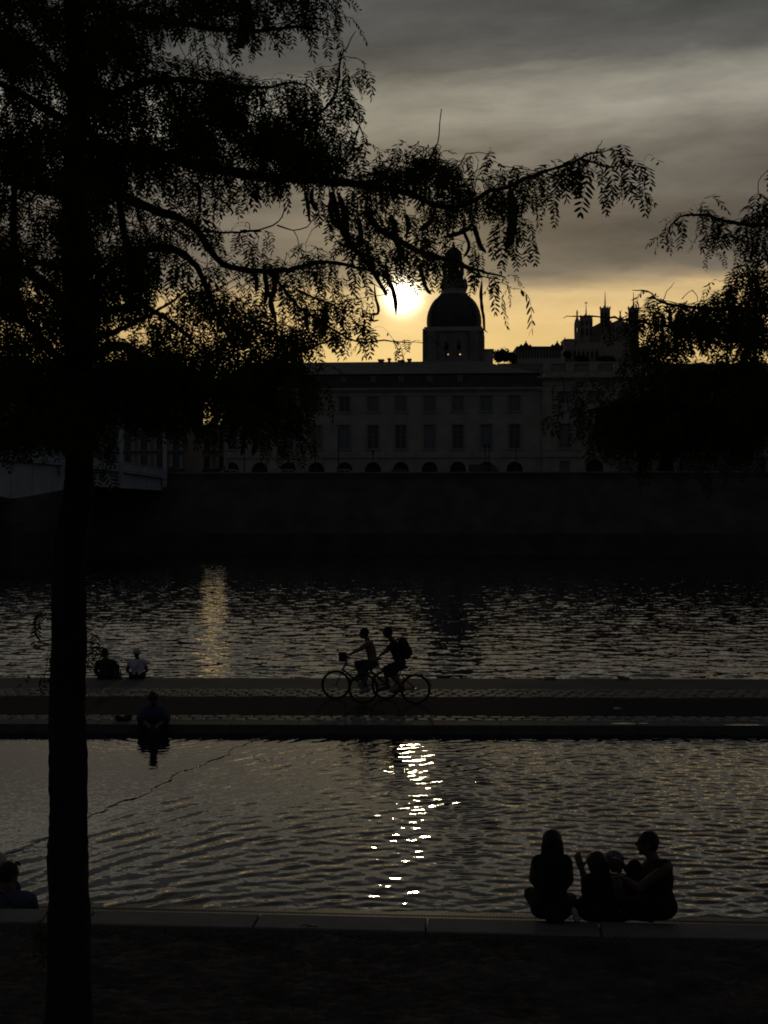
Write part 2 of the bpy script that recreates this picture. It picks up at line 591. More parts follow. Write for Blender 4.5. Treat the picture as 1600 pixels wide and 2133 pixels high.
def smooth_path(pts, step):
    """Catmull-Rom resampling of a list of Vectors (any length tuples)"""
    pts = [np.array(p, float) for p in pts]
    if len(pts) < 3:
        n = max(2, int(np.linalg.norm(pts[-1] - pts[0]) / step) + 1)
        return [lerp(pts[0], pts[-1], t) for t in np.linspace(0, 1, n)]
    q = [2 * pts[0] - pts[1]] + pts + [2 * pts[-1] - pts[-2]]
    out = []
    for i in range(1, len(q) - 2):
        n = max(2, int(np.linalg.norm(q[i + 1] - q[i]) / step))
        for t in np.linspace(0, 1, n, endpoint=False):
            out.append(0.5 * (2 * q[i] + (q[i + 1] - q[i - 1]) * t + (2 * q[i - 1] - 5 * q[i] + 4 * q[i + 1] - q[i + 2]) * t * t + (3 * q[i] - q[i - 1] - 3 * q[i + 1] + q[i + 2]) * t ** 3))
    out.append(pts[-1])
    return out

# ------------------------------------------------------------------ terrain, river, banks
KN, KP, KB = -0.078, -0.020, -0.080      # how much the near curb, the promenade and the far bank turn against the picture plane
ZR, ZT = -1.2, 0.15                      # river level, promenade level
ZC = 0.33                                # near curb top


def strip(name, Ya, Yb, z, k, x0, x1, m, parent=None, za=None, thick=None):
    """level band between two lines Y = Ya + kX and Y = Yb + kX; thick gives it a body"""
    mb = MB()
    za = z if za is None else za
    fr = [(x0, Ya + k * x0, za), (x1, Ya + k * x1, za), (x1, Yb + k * x1, z), (x0, Yb + k * x0, z)]
    if thick:
        mb.hexa([(a, b, c - thick) for a, b, c in fr] + fr)
    else:
        mb.add(fr, [(0, 1, 2, 3)])
    return mb.build(name, m, parent)


def build_land():
    me = MB()
    me.add([(-3000, -500, -3), (3000, -500, -3), (3000, 4000, -3), (-3000, 4000, -3)], [(0, 1, 2, 3)])
    struct(me.build('terrain', M['terrain']))
    # hill behind the city, rising to the right
    nx, ny = 90, 30
    xs = np.linspace(-700, 900, nx)
    ys = np.linspace(330, 1250, ny)
    X, Y = np.meshgrid(xs, ys)
    crest = 28 + 77 / (1 + np.exp(-(X - 50) / 8.0)) - 0.02 * np.clip(X - 200, 0, None)
    ramp = np.clip((Y - 330) / 540, 0, 1)
    Z = 8 + (crest - 8) * (ramp ** 0.9) + 1.2 * np.sin(X * 0.11) * np.sin(Y * 0.07)
    Z = np.minimum(Z, 2.2 + 0.108 * Y)
    Z = np.where(Y > 980, Z - (Y - 980) * 0.05, Z)
    me = np_mesh('hill', np.stack([X, Y, Z], -1).reshape(-1, 3), grid_faces(ny, nx), M['hill'], True)
    struct(link('hill', me))
    # town ground between the quay and the hill
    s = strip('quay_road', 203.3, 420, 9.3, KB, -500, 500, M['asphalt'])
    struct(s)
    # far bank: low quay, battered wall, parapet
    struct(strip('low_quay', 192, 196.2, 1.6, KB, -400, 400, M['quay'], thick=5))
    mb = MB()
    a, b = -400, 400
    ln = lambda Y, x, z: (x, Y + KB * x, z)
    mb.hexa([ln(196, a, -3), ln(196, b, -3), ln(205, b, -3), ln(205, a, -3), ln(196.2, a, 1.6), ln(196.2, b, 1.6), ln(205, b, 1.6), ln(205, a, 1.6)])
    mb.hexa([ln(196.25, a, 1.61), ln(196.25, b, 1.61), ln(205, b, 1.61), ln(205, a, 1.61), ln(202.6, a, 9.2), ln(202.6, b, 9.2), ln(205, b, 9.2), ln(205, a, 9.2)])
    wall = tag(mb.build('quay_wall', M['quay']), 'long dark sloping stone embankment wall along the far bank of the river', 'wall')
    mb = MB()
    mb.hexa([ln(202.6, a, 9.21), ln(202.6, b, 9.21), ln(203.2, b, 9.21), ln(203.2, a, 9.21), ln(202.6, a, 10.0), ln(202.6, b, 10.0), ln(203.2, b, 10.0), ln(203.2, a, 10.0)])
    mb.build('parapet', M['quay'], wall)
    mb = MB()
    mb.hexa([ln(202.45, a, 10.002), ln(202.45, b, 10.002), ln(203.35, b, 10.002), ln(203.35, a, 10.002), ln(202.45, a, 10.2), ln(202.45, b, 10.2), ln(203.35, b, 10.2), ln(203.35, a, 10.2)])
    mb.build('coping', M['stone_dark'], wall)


def waves(X, Y, comps):
    Z = np.zeros_like(X)
    for lam, ang, amp, ph in comps:
        k = 2 * np.pi / lam
        Z += amp * np.sin(k * (X * math.sin(ang) + Y * math.cos(ang)) + ph)
    return Z


def build_river():
    # rows get wider with distance, so the mesh stays light
    ys = [34.9]
    while ys[-1] < 197:
        ys.append(ys[-1] + max(0.14, (ys[-1] / 100) ** 2 * 0.75))
    ys = np.array(ys + [215.0])
    us = np.linspace(-1.0, 1.0, 520)
    us = np.sign(us) * (0.30 * np.abs(us) + 0.9 * np.abs(us) ** 5)
    Y, U = np.meshgrid(ys, us, indexing='ij')
    X = U * Y
    comps = []
    for i in range(46):
        lam = rng.uniform(0.8, 2.2)
        ang = rng.normal(0, 0.55)
        comps.append((lam, ang, 0.0028 * lam * rng.uniform(0.5, 1.3), rng.uniform(0, 6.28)))
    gust = 0.75 + 0.35 * np.sin(X * 0.13 + Y * 0.05) * np.sin(Y * 0.11 + 1.0)
    Z = ZR + waves(X, Y, comps) * gust
    me = np_mesh('river_water', np.stack([X, Y, Z], -1).reshape(-1, 3), grid_faces(*X.shape), M['river'], True)
    struct(link('river_water', me))


def build_promenade():
    A, B = -60, 60
    prom = struct(strip('promenade', YG(1507, ZT), YG(1413, ZT), ZT, KP, A, B, M['concrete'], thick=1.9))
    path = struct(strip('cycle_path', YG(1492, ZT), YG(1453.5, ZT), ZT + 0.004, KP, A, B, M['asphalt']))
    # kerb on the pool side, stone by stone
    y0, y1 = YG(1513, ZT), YG(1504, ZT)
    mb = MB()
    mb.box(-0.648, 0.648, 0, y1 - y0, -0.35, 0.03)
    kme = mb.mesh('kerb_stone', M['kerb'])
    for i in range(-20, 21):
        link('kerb_stone', kme, prom, (i * 1.305 + 0.3, y0 - 0.02 + KP * (i * 1.305) + 0.003 * random.random(), ZT - 0.005 + 0.006 * random.random())).rotation_euler.z = math.atan(KP)
    # two bands of cobbles
    bands = [(YG(1503, ZT), YG(1492.5, ZT), 2), (YG(1453, ZT), YG(1437, ZT), 4)]
    meshes = []
    for k in range(5):
        mb = MB()
        w, d, h = 0.118, 0.15, 0.022
        j = lambda s: s * random.uniform(0.86, 1.04)
        base = [(-j(w), -j(d), -0.02), (j(w), -j(d), -0.02), (j(w), j(d), -0.02), (-j(w), j(d), -0.02)]
        top = [(x * 0.8, y * 0.84, h + random.uniform(-0.006, 0.006)) for x, y, z in base]
        mid = [(x, y, h * 0.4) for x, y, z in base]
        mb.add(base + mid + top, [(0, 1, 5, 4), (1, 2, 6, 5), (2, 3, 7, 6), (3, 0, 4, 7), (4, 5, 9, 8), (5, 6, 10, 9), (6, 7, 11, 10), (7, 4, 8, 11), (8, 9, 10, 11)])
        meshes.append(mb.mesh('cobblestone', M['cobble']))
    cells = []
    for ya, yb, n in bands:
        dy = (yb - ya) / n
        for r in range(n):
            for i in range(-160, 161):
                x = (i + 0.5 * (r % 2)) * 0.262 + random.uniform(-0.02, 0.02)
                cells.append((x, ya + (r + 0.5) * dy + KP * x + random.uniform(-0.015, 0.015), dy / 0.33))
    seen = sorted((c for c in cells if abs(c[0] / c[1]) < 0.275), key=lambda c: c[1])
    ind = set(id(c) for c in seen[:296])
    rest = MB()
    for c in cells:
        me = random.choice(meshes)
        z = ZT + random.uniform(-0.006, 0.008)
        if id(c) in ind:
            o = link('cobblestone', me, prom, (c[0], c[1], z))
            o.rotation_euler = (random.uniform(-.05, .05), random.uniform(-.05, .05), random.uniform(-.07, .07))
            o.scale = (1, c[2], 1)
        else:
            a = random.uniform(-.07, .07)
            tl = random.uniform(-.08, .08)
            rest.add([(c[0] + v.co.x * math.cos(a) - v.co.y * math.sin(a), c[1] + (v.co.y * math.cos(a) + v.co.x * math.sin(a)) * c[2], z + v.co.z + v.co.x * tl) for v in me.vertices], [tuple(p.vertices) for p in me.polygons])
    tag(rest.build('cobble_paving', M['cobble'], prom, fix=False), kind='stuff')
    # puddles on the kerb band
    mb = MB()
    for (xa, xb, pa, pb) in ((1272, 1322, 1505.6, 1508.6), (1512, 1592, 1508.5, 1511.5), (1330, 1352, 1506, 1507.5)):
        ca = P((xa + xb) / 2, (pa + pb) / 2, 1)
        Yc = YG((pa + pb) / 2, ZT + 0.035)
        x = ((xa + xb) / 2 - CX) * Yc / F
        rx, ry = (xb - xa) / 2 * Yc / F, (pb - pa) / 2 * Yc * Yc / (F * 4.1)
        n = 22
        mb.add([(x + rx * math.cos(t) * (1 + .18 * math.sin(3 * t + xa)), Yc + ry * math.sin(t), ZT + 0.036) for t in np.linspace(0, 2 * math.pi, n, endpoint=False)], [tuple(range(n))])
    struct(mb.build('puddle', M['puddle']))


POOL_LINE = [(-8.5, 4.0), (-6.1, 13.0), (-4.72, 17.7), (-4.15, 19.6), (-3.46, 22.5), (-2.75, 25.4), (-2.1, 27.5), (-1.0, 31.0)]


def build_pool():
    x = np.concatenate([np.linspace(-55, -7.6, 60), np.linspace(-7.5, 8.6, 440), np.linspace(8.7, 55, 60)])
    y = np.concatenate([np.linspace(11.0, 14.6, 8), np.linspace(14.7, 27.9, 420)])
    Y, X = np.meshgrid(y, x, indexing='ij')
    lx = np.interp(Y, [p[1] for p in POOL_LINE], [p[0] for p in POOL_LINE])
    lx = lx + 0.07 * np.sin(Y * 2.1) + 0.045 * np.sin(Y * 5.3 + 1) + 0.02 * np.sin(Y * 13.1 + X * 2)
    d = X - lx                                        # >0: the deeper, rippled side
    def fan(n, lo, hi, mean, spread, amp):
        return [(lam, rng.normal(mean, spread), amp * lam * rng.uniform(0.5, 1.5), rng.uniform(0, 6.28)) for lam in rng.uniform(lo, hi, n)]
    a1 = fan(30, .20, .56, -1.02, .17, .0024)
    am = fan(30, .18, .52, -0.55, .22, .0023)
    a2 = fan(64, .14, .42, 0.05, .52, .0029)
    sg = lambda v: 1 / (1 + np.exp(-v))
    w1 = sg((d - .30) / .10) * (.35 + .65 * sg((3.2 - d) / .6))
    wm = sg((d - 2.2) / .6) * (.30 + .70 * sg((6.0 - d) / .8))
    w2 = .05 + .95 * sg((d - 4.4) / .9)
    patch = 0.85 + 0.35 * np.sin(X * 0.7 + 0.4) * np.sin(Y * 0.55 + 2)
    bend = 0.10 * np.sin(X * 0.8) + 0.006 * X * X
    Z = (waves(X, Y, a1) * w1 * .75 + waves(X, Y, am) * wm * .75 + waves(X, Y + bend, a2) * w2 * .8) * patch
    # calm film behind the diagonal sill and the small drop over it
    Z += 0.005 * sg(-d / 0.03)
    # splash rings of the feet dangling in the water
    for cx, cy, am in ((-4.45, 27.0, 0.004), (2.2, 15.9, 0.002)):
        r = np.hypot(X - cx, Y - cy)
        Z += am * np.sin(r * 22) * np.exp(-r * 0.9)
    me = np_mesh('pool_water', np.stack([X, Y, Z], -1).reshape(-1, 3), grid_faces(*X.shape), M['pool'], True)
    struct(link('pool_water', me))
    sb = MB()
    pts, rad = [], []
    for yy in np.arange(13.6, 27.7, .05):
        xx = np.interp(yy, [p[1] for p in POOL_LINE], [p[0] for p in POOL_LINE]) + 0.07 * math.sin(yy * 2.1) + 0.045 * math.sin(yy * 5.3 + 1) + 0.02 * math.sin(yy * 13.1) + random.gauss(0, .003)
        pts.append((xx, yy, .002 + random.gauss(0, .003)))
        rad.append(.009 + .003 * math.sin(yy * 3.1) + random.uniform(0, .003))
    sb.tube(pts, rad, 6)
    struct(sb.build('pool_sill', M['ledge'], None, True, fix=False))
    struct(strip('pool_floor', 11, 27.6, -0.4, 0, -60, 60, M['ledge']))


def build_near_edge():
    ledge = struct(strip('pool_ledge', 13.80, 16.4, -0.055, KN, -40, 40, M['ledge'], za=0.065, thick=0.5))
    y0, y1 = 13.37, 13.82
    mb = MB()
    mb.box(-0.8, 0.8, 0, y1 - y0, -0.55, -0.012)
    mb2 = MB()
    w, d = 0.8135, y1 - y0
    b, c = 0.012, 0.0
    mb2.add([(-w, 0, -0.5), (w, 0, -0.5), (w, d, -0.5), (-w, d, -0.5), (-w, 0, -b), (w, 0, -b), (w, d, -b), (-w, d, -b), (-w + b, b, 0), (w - b, b, 0), (w - b, d - b, 0), (-w + b, d - b, 0)],
            [(0, 1, 5, 4), (1, 2, 6, 5), (2, 3, 7, 6), (3, 0, 4, 7), (4, 5, 9, 8), (5, 6, 10, 9), (6, 7, 11, 10), (7, 4, 8, 11), (8, 9, 10, 11)])
    cme = mb2.mesh('curb_stone', M['curb'])
    for i in range(-10, 11):
        x = -0.43 + i * 1.638
        o = link('curb_stone', cme, ledge, (x, y0 + KN * x + random.uniform(-.004, .004), ZC + random.uniform(-.004, .004)))
        o.rotation_euler.z = math.atan(KN)
    # slotted drain at the foot of the curb: many small bars
    dr = MB()
    for i in range(-330, 331):
        x = i * 0.036
        yb = 15.02 + KN * x
        zz = 0.065 - (yb - 13.8 - KN * x) * 0.046 + 0.004
        dr.box(x - 0.013, x + 0.013, yb, yb + 0.06, zz, zz + 0.004)
    tag(dr.build('drain_grate', M['iron'], ledge, fix=False), kind='stuff')
    # bare ground on our side
    xs = np.linspace(-9, 9, 260)
    ys = np.linspace(9.0, 13.8, 150)
    X, Y = np.meshgrid(xs, ys)
    Y = Y + KN * X
    Z = ZC - 0.03 + 0.012 * np.sin(X * 2.3 + Y) * np.sin(Y * 3.1) + 0.010 * rng.standard_normal(X.shape) + 0.012 * np.sin(X * 7 + 2 * Y) * np.sin(Y * 9 + X)
    edge = (Y - KN * X) > 13.36
    Z = np.where(edge, ZC - 0.45, Z)
    g = link('ground', np_mesh('ground', np.stack([X, Y, Z], -1).reshape(-1, 3), grid_faces(*X.shape), M['earth'], True))
    struct(g)
    struct(strip('far_ground', -60, 13.3, ZC - 0.09, KN, -60, 60, M['earth']))
    # gravel along the curb, dry grass and leaf litter farther down
    gv, gf = [], []
    for i in range(7000):
        x = rng.uniform(-4.4, 4.4)
        t = abs(rng.normal(0, 0.13))
        yy = 13.36 - t + KN * x
        s = rng.uniform(0.004, 0.013)
        o = len(gv)
        z0 = ZC - 0.022
        for q in range(4):
            aa = q * math.pi / 2 + rng.uniform(0, 1)
            gv.append((x + s * math.cos(aa), yy + s * math.sin(aa), z0))
        gv.append((x, yy, z0 + s * 1.1))
        gf += [(o + q, o + (q + 1) % 4, o + 4) for q in range(4)]
    gm = np_mesh('gravel', gv, gf, M['gravel'])
    tag(link('gravel', gm), kind='stuff')
    gv, gf = [], []
    for i in range(16000):
        x, yy = rng.uniform(-4.2, 4.2), rng.uniform(9.6, 13.25)
        if math.sin(x * 1.9 + 2) * math.sin(yy * 2.3) + rng.normal(0, .35) < -0.1:
            continue
        yy += KN * x
        h = rng.uniform(0.012, 0.05)
        a = rng.uniform(0, 6.28)
        lx, ly = rng.normal(0, 0.03), rng.normal(0, 0.03)
        o = len(gv)
        z0 = ZC - 0.05
        gv += [(x - .004 * math.cos(a), yy - .004 * math.sin(a), z0), (x + .004 * math.cos(a), yy + .004 * math.sin(a), z0), (x + lx, yy + ly, z0 + 0.02 + h)]
        gf.append((o, o + 1, o + 2))
    tag(link('dry_grass', np_mesh('dry_grass', gv, gf, M['farleaf'])), kind='stuff')


build_land()
build_river()
build_promenade()
build_pool()
build_near_edge()

# ------------------------------------------------------------------ far bank: buildings
class Fac:
    """a facade plane: s runs along it to the right, d goes behind it, z is up"""
    def __init__(s, Y0, k=KB):
        s.Y0, s.k = Y0, k
        n = math.hypot(1, k)
        s.t = Vector((1 / n, k / n, 0))
        s.n = Vector((-k / n, 1 / n, 0))
        s.ang = math.atan(k)

    def w(s, a, d, z):
        return Vector((0, s.Y0, 0)) + s.t * a + s.n * d + Vector((0, 0, z))

    def s_at(s, px, d=0.0):
        """position along the facade seen at photo column px"""
        q = (px - CX) / F
        X = q * (s.Y0 + d) / (1 - s.k * q)
        return X * math.hypot(1, s.k)

    def z_at(s, py, px=900, d=0.0):
        q = (px - CX) / F
        Y = (s.Y0 + d) / (1 - s.k * q)
        return H - (py - CY) * Y / F

    def box(s, mb, a0, a1, d0, d1, z0, z1):
        mb.box(a0, a1, d0, d1, z0, z1, fr=lambda p: s.w(p.x, p.y, p.z))


def facade(fc, mb, a0, a1, z0, z1, openings, d=0.0, rev=0.35):
    """front skin with real openings (a,b,za,zb,arch) and their reveals"""
    xs = sorted({a0, a1, *[o[0] for o in openings], *[o[1] for o in openings]})
    zs = sorted({z0, z1, *[o[2] for o in openings], *[o[3] for o in openings]})
    q = lambda a, dd, z: fc.w(a, d + dd, z)
    for i in range(len(xs) - 1):
        for j in range(len(zs) - 1):
            xm, zm = (xs[i] + xs[i + 1]) / 2, (zs[j] + zs[j + 1]) / 2
            if any(o[0] < xm < o[1] and o[2] < zm < o[3] for o in openings):
                continue
            mb.add([q(xs[i], 0, zs[j]), q(xs[i + 1], 0, zs[j]), q(xs[i + 1], 0, zs[j + 1]), q(xs[i], 0, zs[j + 1])], [(0, 1, 2, 3)])
    for a, b, za, zb, arch in openings:
        if not arch:
            loop = [(a, za), (b, za), (b, zb), (a, zb)]
        else:
            r = (b - a) / 2
            c = (a + b) / 2
            sp = zb - r * arch
            arcp = [(c + r * math.cos(t), sp + r * arch * math.sin(t)) for t in np.linspace(0, math.pi, 11)]
            loop = [(a, za), (b, za)] + arcp
            half = len(arcp) // 2
            for k in range(len(arcp) - 1):        # spandrels
                cx = b if k < half else a
                mb.add([q(cx, 0, zb), q(*[arcp[k][0]], 0, arcp[k][1]), q(arcp[k + 1][0], 0, arcp[k + 1][1])], [(0, 1, 2)])
            mb.add([q(a, 0, zb), q(b, 0, zb), q(c, 0, zb)], [(0, 1, 2)])
        for k in range(len(loop)):
            p, r2 = loop[k], loop[(k + 1) % len(loop)]
            mb.add([q(p[0], 0, p[1]), q(r2[0], 0, r2[1]), q(r2[0], rev, r2[1]), q(p[0], rev, p[1])], [(0, 1, 2, 3)])


def window_meshes(w, h, fc, arch=0.0, bars=(1, 3), surround=0.22):
    """sash with a stone surround, and its pane, both about the window's foot centre"""
    rot = Matrix.Rotation(fc.ang, 4, 'Z')
    mb = MB()
    t = 0.09
    bx = lambda a0, a1, d0, d1, z0, z1: mb.box(a0, a1, d0, d1, z0, z1, fr=lambda p: rot @ p)
    bx(-w / 2, -w / 2 + t, 0.22, 0.30, 0, h)
    bx(w / 2 - t, w / 2, 0.22, 0.30, 0, h)
    bx(-w / 2 + t, w / 2 - t, 0.22, 0.30, 0, t)
    bx(-w / 2 + t, w / 2 - t, 0.22, 0.30, h - t, h)
    for i in range(bars[0]):
        c = -w / 2 + w * (i + 1) / (bars[0] + 1)
        bx(c - t / 2, c + t / 2, 0.225, 0.295, t, h - t)
    for i in range(bars[1]):
        c = h * (i + 1) / (bars[1] + 1)
        bx(-w / 2 + t, w / 2 - t, 0.235, 0.285, c - 0.03, c + 0.03)
    if surround and not arch:
        s = surround
        bx(-w / 2 - s, -w / 2 - 0.002, -0.07, 0.05, -0.002, h + s)
        bx(w / 2 + 0.002, w / 2 + s, -0.07, 0.05, -0.002, h + s)
        bx(-w / 2, w / 2, -0.07, 0.05, h + 0.002, h + s)
        bx(-w / 2 - s - 0.1, w / 2 + s + 0.1, -0.16, 0.05, -0.22, -0.004)
    me = mb.mesh('window', M['frame'])
    pb = MB()
    pb.box(-w / 2, w / 2, 0.31, 0.34, 0, h, fr=lambda p: rot @ p)
    return me, [pb.mesh('pane', M[k]) for k in ('glass', 'glass_blue', 'curtain')]


def put_window(fc, root, ms, a, d, z):
    o = link('window', ms[0], root, fc.w(a, d, z) - root.location)
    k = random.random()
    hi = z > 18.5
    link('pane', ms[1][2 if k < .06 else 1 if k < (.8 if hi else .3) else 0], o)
    return o


def cornice(fc, mb, a0, a1, z, steps, d=0.0):
    for k, (h0, h1, out) in enumerate(steps):
        fc.box(mb, a0 - out, a1 + out, d - out, d + 0.3, z + h0, z + h1)


def build_hospital():
    fc = Fac(215.0)
    z0 = 9.3
    # ---- long wing
    aL, aR = fc.s_at(470), fc.s_at(1130)
    root = thing('riverfront_wing', 'long pale stone wing with two window rows over arches, left of the balustraded pavilion', 'building', fc.w((aL + aR) / 2, 0, z0))
    cols = [482, 541, 600, 659, 718, 777, 835, 895, 954, 1013, 1072]
    zz = lambda py: fc.z_at(py)
    up, lo = (zz(857), zz(824)), (zz(935), zz(885))
    zs, zc = zz(951), zz(812)
    wu = 1.68
    op = []
    for c in cols:
        a = fc.s_at(c)
        op += [(a - wu / 2, a + wu / 2, up[0], up[1], 0), (a - wu / 2, a + wu / 2, lo[0], lo[1], 0), (a - 1.2, a + 1.2, z0, zz(962), 1.0)]
    mb = MB()
    facade(fc, mb, aL, aR, z0, zc, op)
    dep = 16
    fc.box(mb, aL, aR, 3.0, dep, z0, zc)
    fc.box(mb, aL, aL + 0.4, 0.001, 3.0, z0, zc)
    mb.build('wall', M['stone'], root, fix=False)
    ms_u, ms_l = window_meshes(wu, up[1] - up[0], fc, bars=(1, 2)), window_meshes(wu, lo[1] - lo[0], fc, bars=(1, 4))
    rot = Matrix.Rotation(fc.ang, 4, 'Z')
    dm = MB()
    dm.box(-1.2, 1.2, 0.5, 0.6, 0, 3.6, fr=lambda p: rot @ p)
    for i in range(5):
        dm.box(-1.2 + i * 0.48 + 0.02, -1.2 + i * 0.48 + 0.44, 0.46, 0.495, 0.1, 2.5, fr=lambda p: rot @ p)
    dme = dm.mesh('arched_door', M['wood'])
    for c in cols:
        a = fc.s_at(c)
        put_window(fc, root, ms_u, a, 0, up[0])
        put_window(fc, root, ms_l, a, 0, lo[0])
        link('arched_door', dme, root, fc.w(a, 0, z0) - root.location)
    mb = MB()
    fc.box(mb, aL, aR, -0.18, 0.02, zs - 0.18, zs + 0.18)
    fc.box(mb, aL, aR, -0.10, 0.02, zs + 0.2, zs + 0.75)
    cornice(fc, mb, aL, aR, zc, [(-0.9, -0.7, 0.08), (-0.25, 0.0, 0.25), (0.002, 0.3, 0.55)])
    mb.build('cornice', M['stone'], root)
    # mansard, upper slope, hips
    zm, zr = zz(777), 27.95
    mb = MB()
    q = fc.w
    mb.hexa([q(aL, -0.1, zc + .3), q(aR, -0.1, zc + .3), q(aR, dep, zc + .3), q(aL, dep, zc + .3), q(aL + .8, 1.2, zm), q(aR - .3, 1.2, zm), q(aR - .3, dep - 1, zm), q(aL + .8, dep - 1, zm)])
    roof = mb.build('roof', M['slate'], root)
    mb = MB()
    mb.hexa([q(aL + .4, 0.9, zm + .01), q(aR - .3, 0.9, zm + .01), q(aR - .3, dep - .6, zm + .01), q(aL + .4, dep - .6, zm + .01),
             q(aL + 2.2, 6.8, zr), q(aR - 9.5, 6.8, zr), q(aR - 9.5, 8.2, zr), q(aL + 2.2, 8.2, zr)])
    mb.build('upper_roof', M['zinc'], root)
    # little skylights in the mansard
    sk = MB()
    sk.box(-0.45, 0.45, -0.25, 0.3, 0, 1.0, fr=lambda p: rot @ p)
    sme = sk.mesh('skylight', M['zinc'])
    for px in (716, 777, 835, 895, 958):
        link('skylight', sme, root, fc.w(fc.s_at(px), 0.55, zc + 1.2) - root.location)
    # chimneys and roof gear on the ridge
    def chim(px, w, ztop, d=7.5, n='chimney'):
        b = MB()
        a = fc.s_at(px, d)
        fc.box(b, a - w / 2, a + w / 2, d - .5, d + .5, zr - 0.8, ztop)
        fc.box(b, a - w / 2 - .1, a + w / 2 + .1, d - .6, d + .6, ztop + .002, ztop + .2)
        for i in range(2 if w > .85 else 0):
            b.lathe(fc.w(a - w / 4 + i * w / 2, d, ztop + .2), [(.14, 0), (.12, .45)], 8)
        b.build(n, M['stone_dark'], root)
    chim(605, 0.9, fc.z_at(722, 605, 7.5))
    chim(786, 0.8, zr + 0.25)
    chim(803, 0.35, zr + 0.4)
    chim(828, 0.84, zr + 0.1)
    chim(845, 0.5, zr + 0.3)

    # ---- central pavilion with balustrade
    aP, aQ = fc.s_at(1130) + 0.003, fc.s_at(1345)
    pv = thing('central_pavilion', 'taller pale stone pavilion with roof balustrade and arched door, right of the long wing', 'building', fc.w((aP + aQ) / 2, 0, z0))
    d = -0.6
    op = []
    winl, winu = [], []
    for c in (1176, 1238, 1300):
        a = fc.s_at(c)
        op += [(a - .85, a + .85, lo[0], lo[1], 0), (a - 1.05, a + 1.05, zz(843), zz(815), 0.8)]
        winl.append(a)
    a1, a2, a3 = winl
    op += [(a2 - 1.3, a2 + 1.3, z0, zz(958), 1.0)]
    for a in (a1, a3):
        op += [(a - .7, a + .7, zz(985), zz(962), 0.3)]
    ztop = zz(790)
    mb = MB()
    facade(fc, mb, aP, aQ, z0, ztop, op, d=d)
    fc.box(mb, aP, aQ, 3, 18, z0, ztop)
    fc.box(mb, aP, aP + .4, d + .001, 3, z0, ztop)
    fc.box(mb, aQ - .4, aQ, d + .001, 3, z0, ztop)
    for a in (aP + 0.9, (a1 + a2) / 2, (a2 + a3) / 2, aQ - 0.9):      # flat pilasters
        fc.box(mb, a - .45, a + .45, d - .12, d - .002, zs + .8, zz(812))
    mb.build('wall', M['stone'], pv, fix=False)
    ms_r = window_meshes(2.1, zz(815) - zz(843), fc, arch=.8, bars=(1, 2), surround=0)
    ms_g = window_meshes(1.4, zz(962) - zz(985), fc, bars=(1, 2), surround=0.15)
    for a in winl:
        put_window(fc, pv, ms_l, a, d, lo[0])
        put_window(fc, pv, ms_r, a, d + .02, zz(843))
    for a in (a1, a3):
        put_window(fc, pv, ms_g, a, d, zz(985))
    b = MB()
    fc.box(b, a2 - 1.3, a2 + 1.3, .1, .2, z0, zz(958))
    for i in range(2):
        fc.box(b, a2 - 1.2 + i * 1.25, a2 - .05 + i * 1.25, .04, .095, z0 + .1, z0 + 2.6)
    b.build('arched_door', M['wood'], pv)
    mb = MB()
    fc.box(mb, aP, aQ, d - .2, d + .02, zs - .18, zs + .18)
    cornice(fc, mb, aP, aQ, ztop, [(-2.0, -1.75, .15), (-1.1, -.85, .12), (-.35, -.05, .3), (-.04, .18, .8)], d)
    mb.build('cornice', M['stone'], pv)
    # attic, pedestals and balusters
    zb0, zb1 = zz(777), zz(760)
    at = MB()
    fc.box(at, aP + .3, aQ - .3, d + .4, d + 1.2, ztop + .18, zb0)
    peds = np.linspace(aP + .7, aQ - .7, 5)
    for a in peds:
        fc.box(at, a - .55, a + .55, d + .3, d + 1.3, zb0 + .002, zb1 - .002)
    fc.box(at, aP + .2, aQ - .2, d + .35, d + 1.25, zb1, zb1 + .25)
    fc.box(at, aP + .4, aQ - .4, 3, 16, ztop + .2, zb0 + .3)
    at.build('attic', M['stone'], pv)
    bal = MB()
    bal.lathe((0, 0, 0), [(.10, 0), (.10, .1), (.16, .3), (.17, .45), (.07, .8), (.11, zb1 - zb0)], 8)
    bme = bal.mesh('baluster', M['stone'], True)
    for i in range(4):
        for a in np.arange(peds[i] + .9, peds[i + 1] - .8, .42):
            link('baluster', bme, pv, fc.w(a, d + .8, zb0) - pv.location)
    # ---- right wing, behind the trees
    aS, aE = fc.s_at(1345) + .003, fc.s_at(1345) + 52
    rw = thing('riverfront_wing', 'pale stone wing behind the quay trees, right of the balustraded pavilion', 'building', fc.w((aS + aE) / 2, 0, z0))
    step = fc.s_at(895) - fc.s_at(835)
    cs = [aS + 3 + i * step for i in range(11)]
    op = []
    for a in cs:
        op += [(a - wu / 2, a + wu / 2, up[0], up[1], 0), (a - wu / 2, a + wu / 2, lo[0], lo[1], 0), (a - 1.2, a + 1.2, z0, zz(962), 1.0)]
    mb = MB()
    facade(fc, mb, aS, aE, z0, zc, op)
    fc.box(mb, aS, aE, 3, dep, z0, zc)
    mb.build('wall', M['stone'], rw, fix=False)
    for a in cs:
        put_window(fc, rw, ms_u, a, 0, up[0])
        put_window(fc, rw, ms_l, a, 0, lo[0])
        link('arched_door', dme, rw, fc.w(a, 0, z0) - rw.location)
    mb = MB()
    fc.box(mb, aS, aE, -.18, .02, zs - .18, zs + .18)
    cornice(fc, mb, aS, aE, zc, [(-.25, 0, .25), (.002, .3, .55)])
    mb.build('cornice', M['stone'], rw)
    mb = MB()
    mb.hexa([q(aS, -.1, zc + .3), q(aE, -.1, zc + .3), q(aE, dep, zc + .3), q(aS, dep, zc + .3), q(aS + .3, 1.2, zm), q(aE, 1.2, zm), q(aE, dep - 1, zm), q(aS + .3, dep - 1, zm)])
    mb.build('roof', M['slate'], rw)
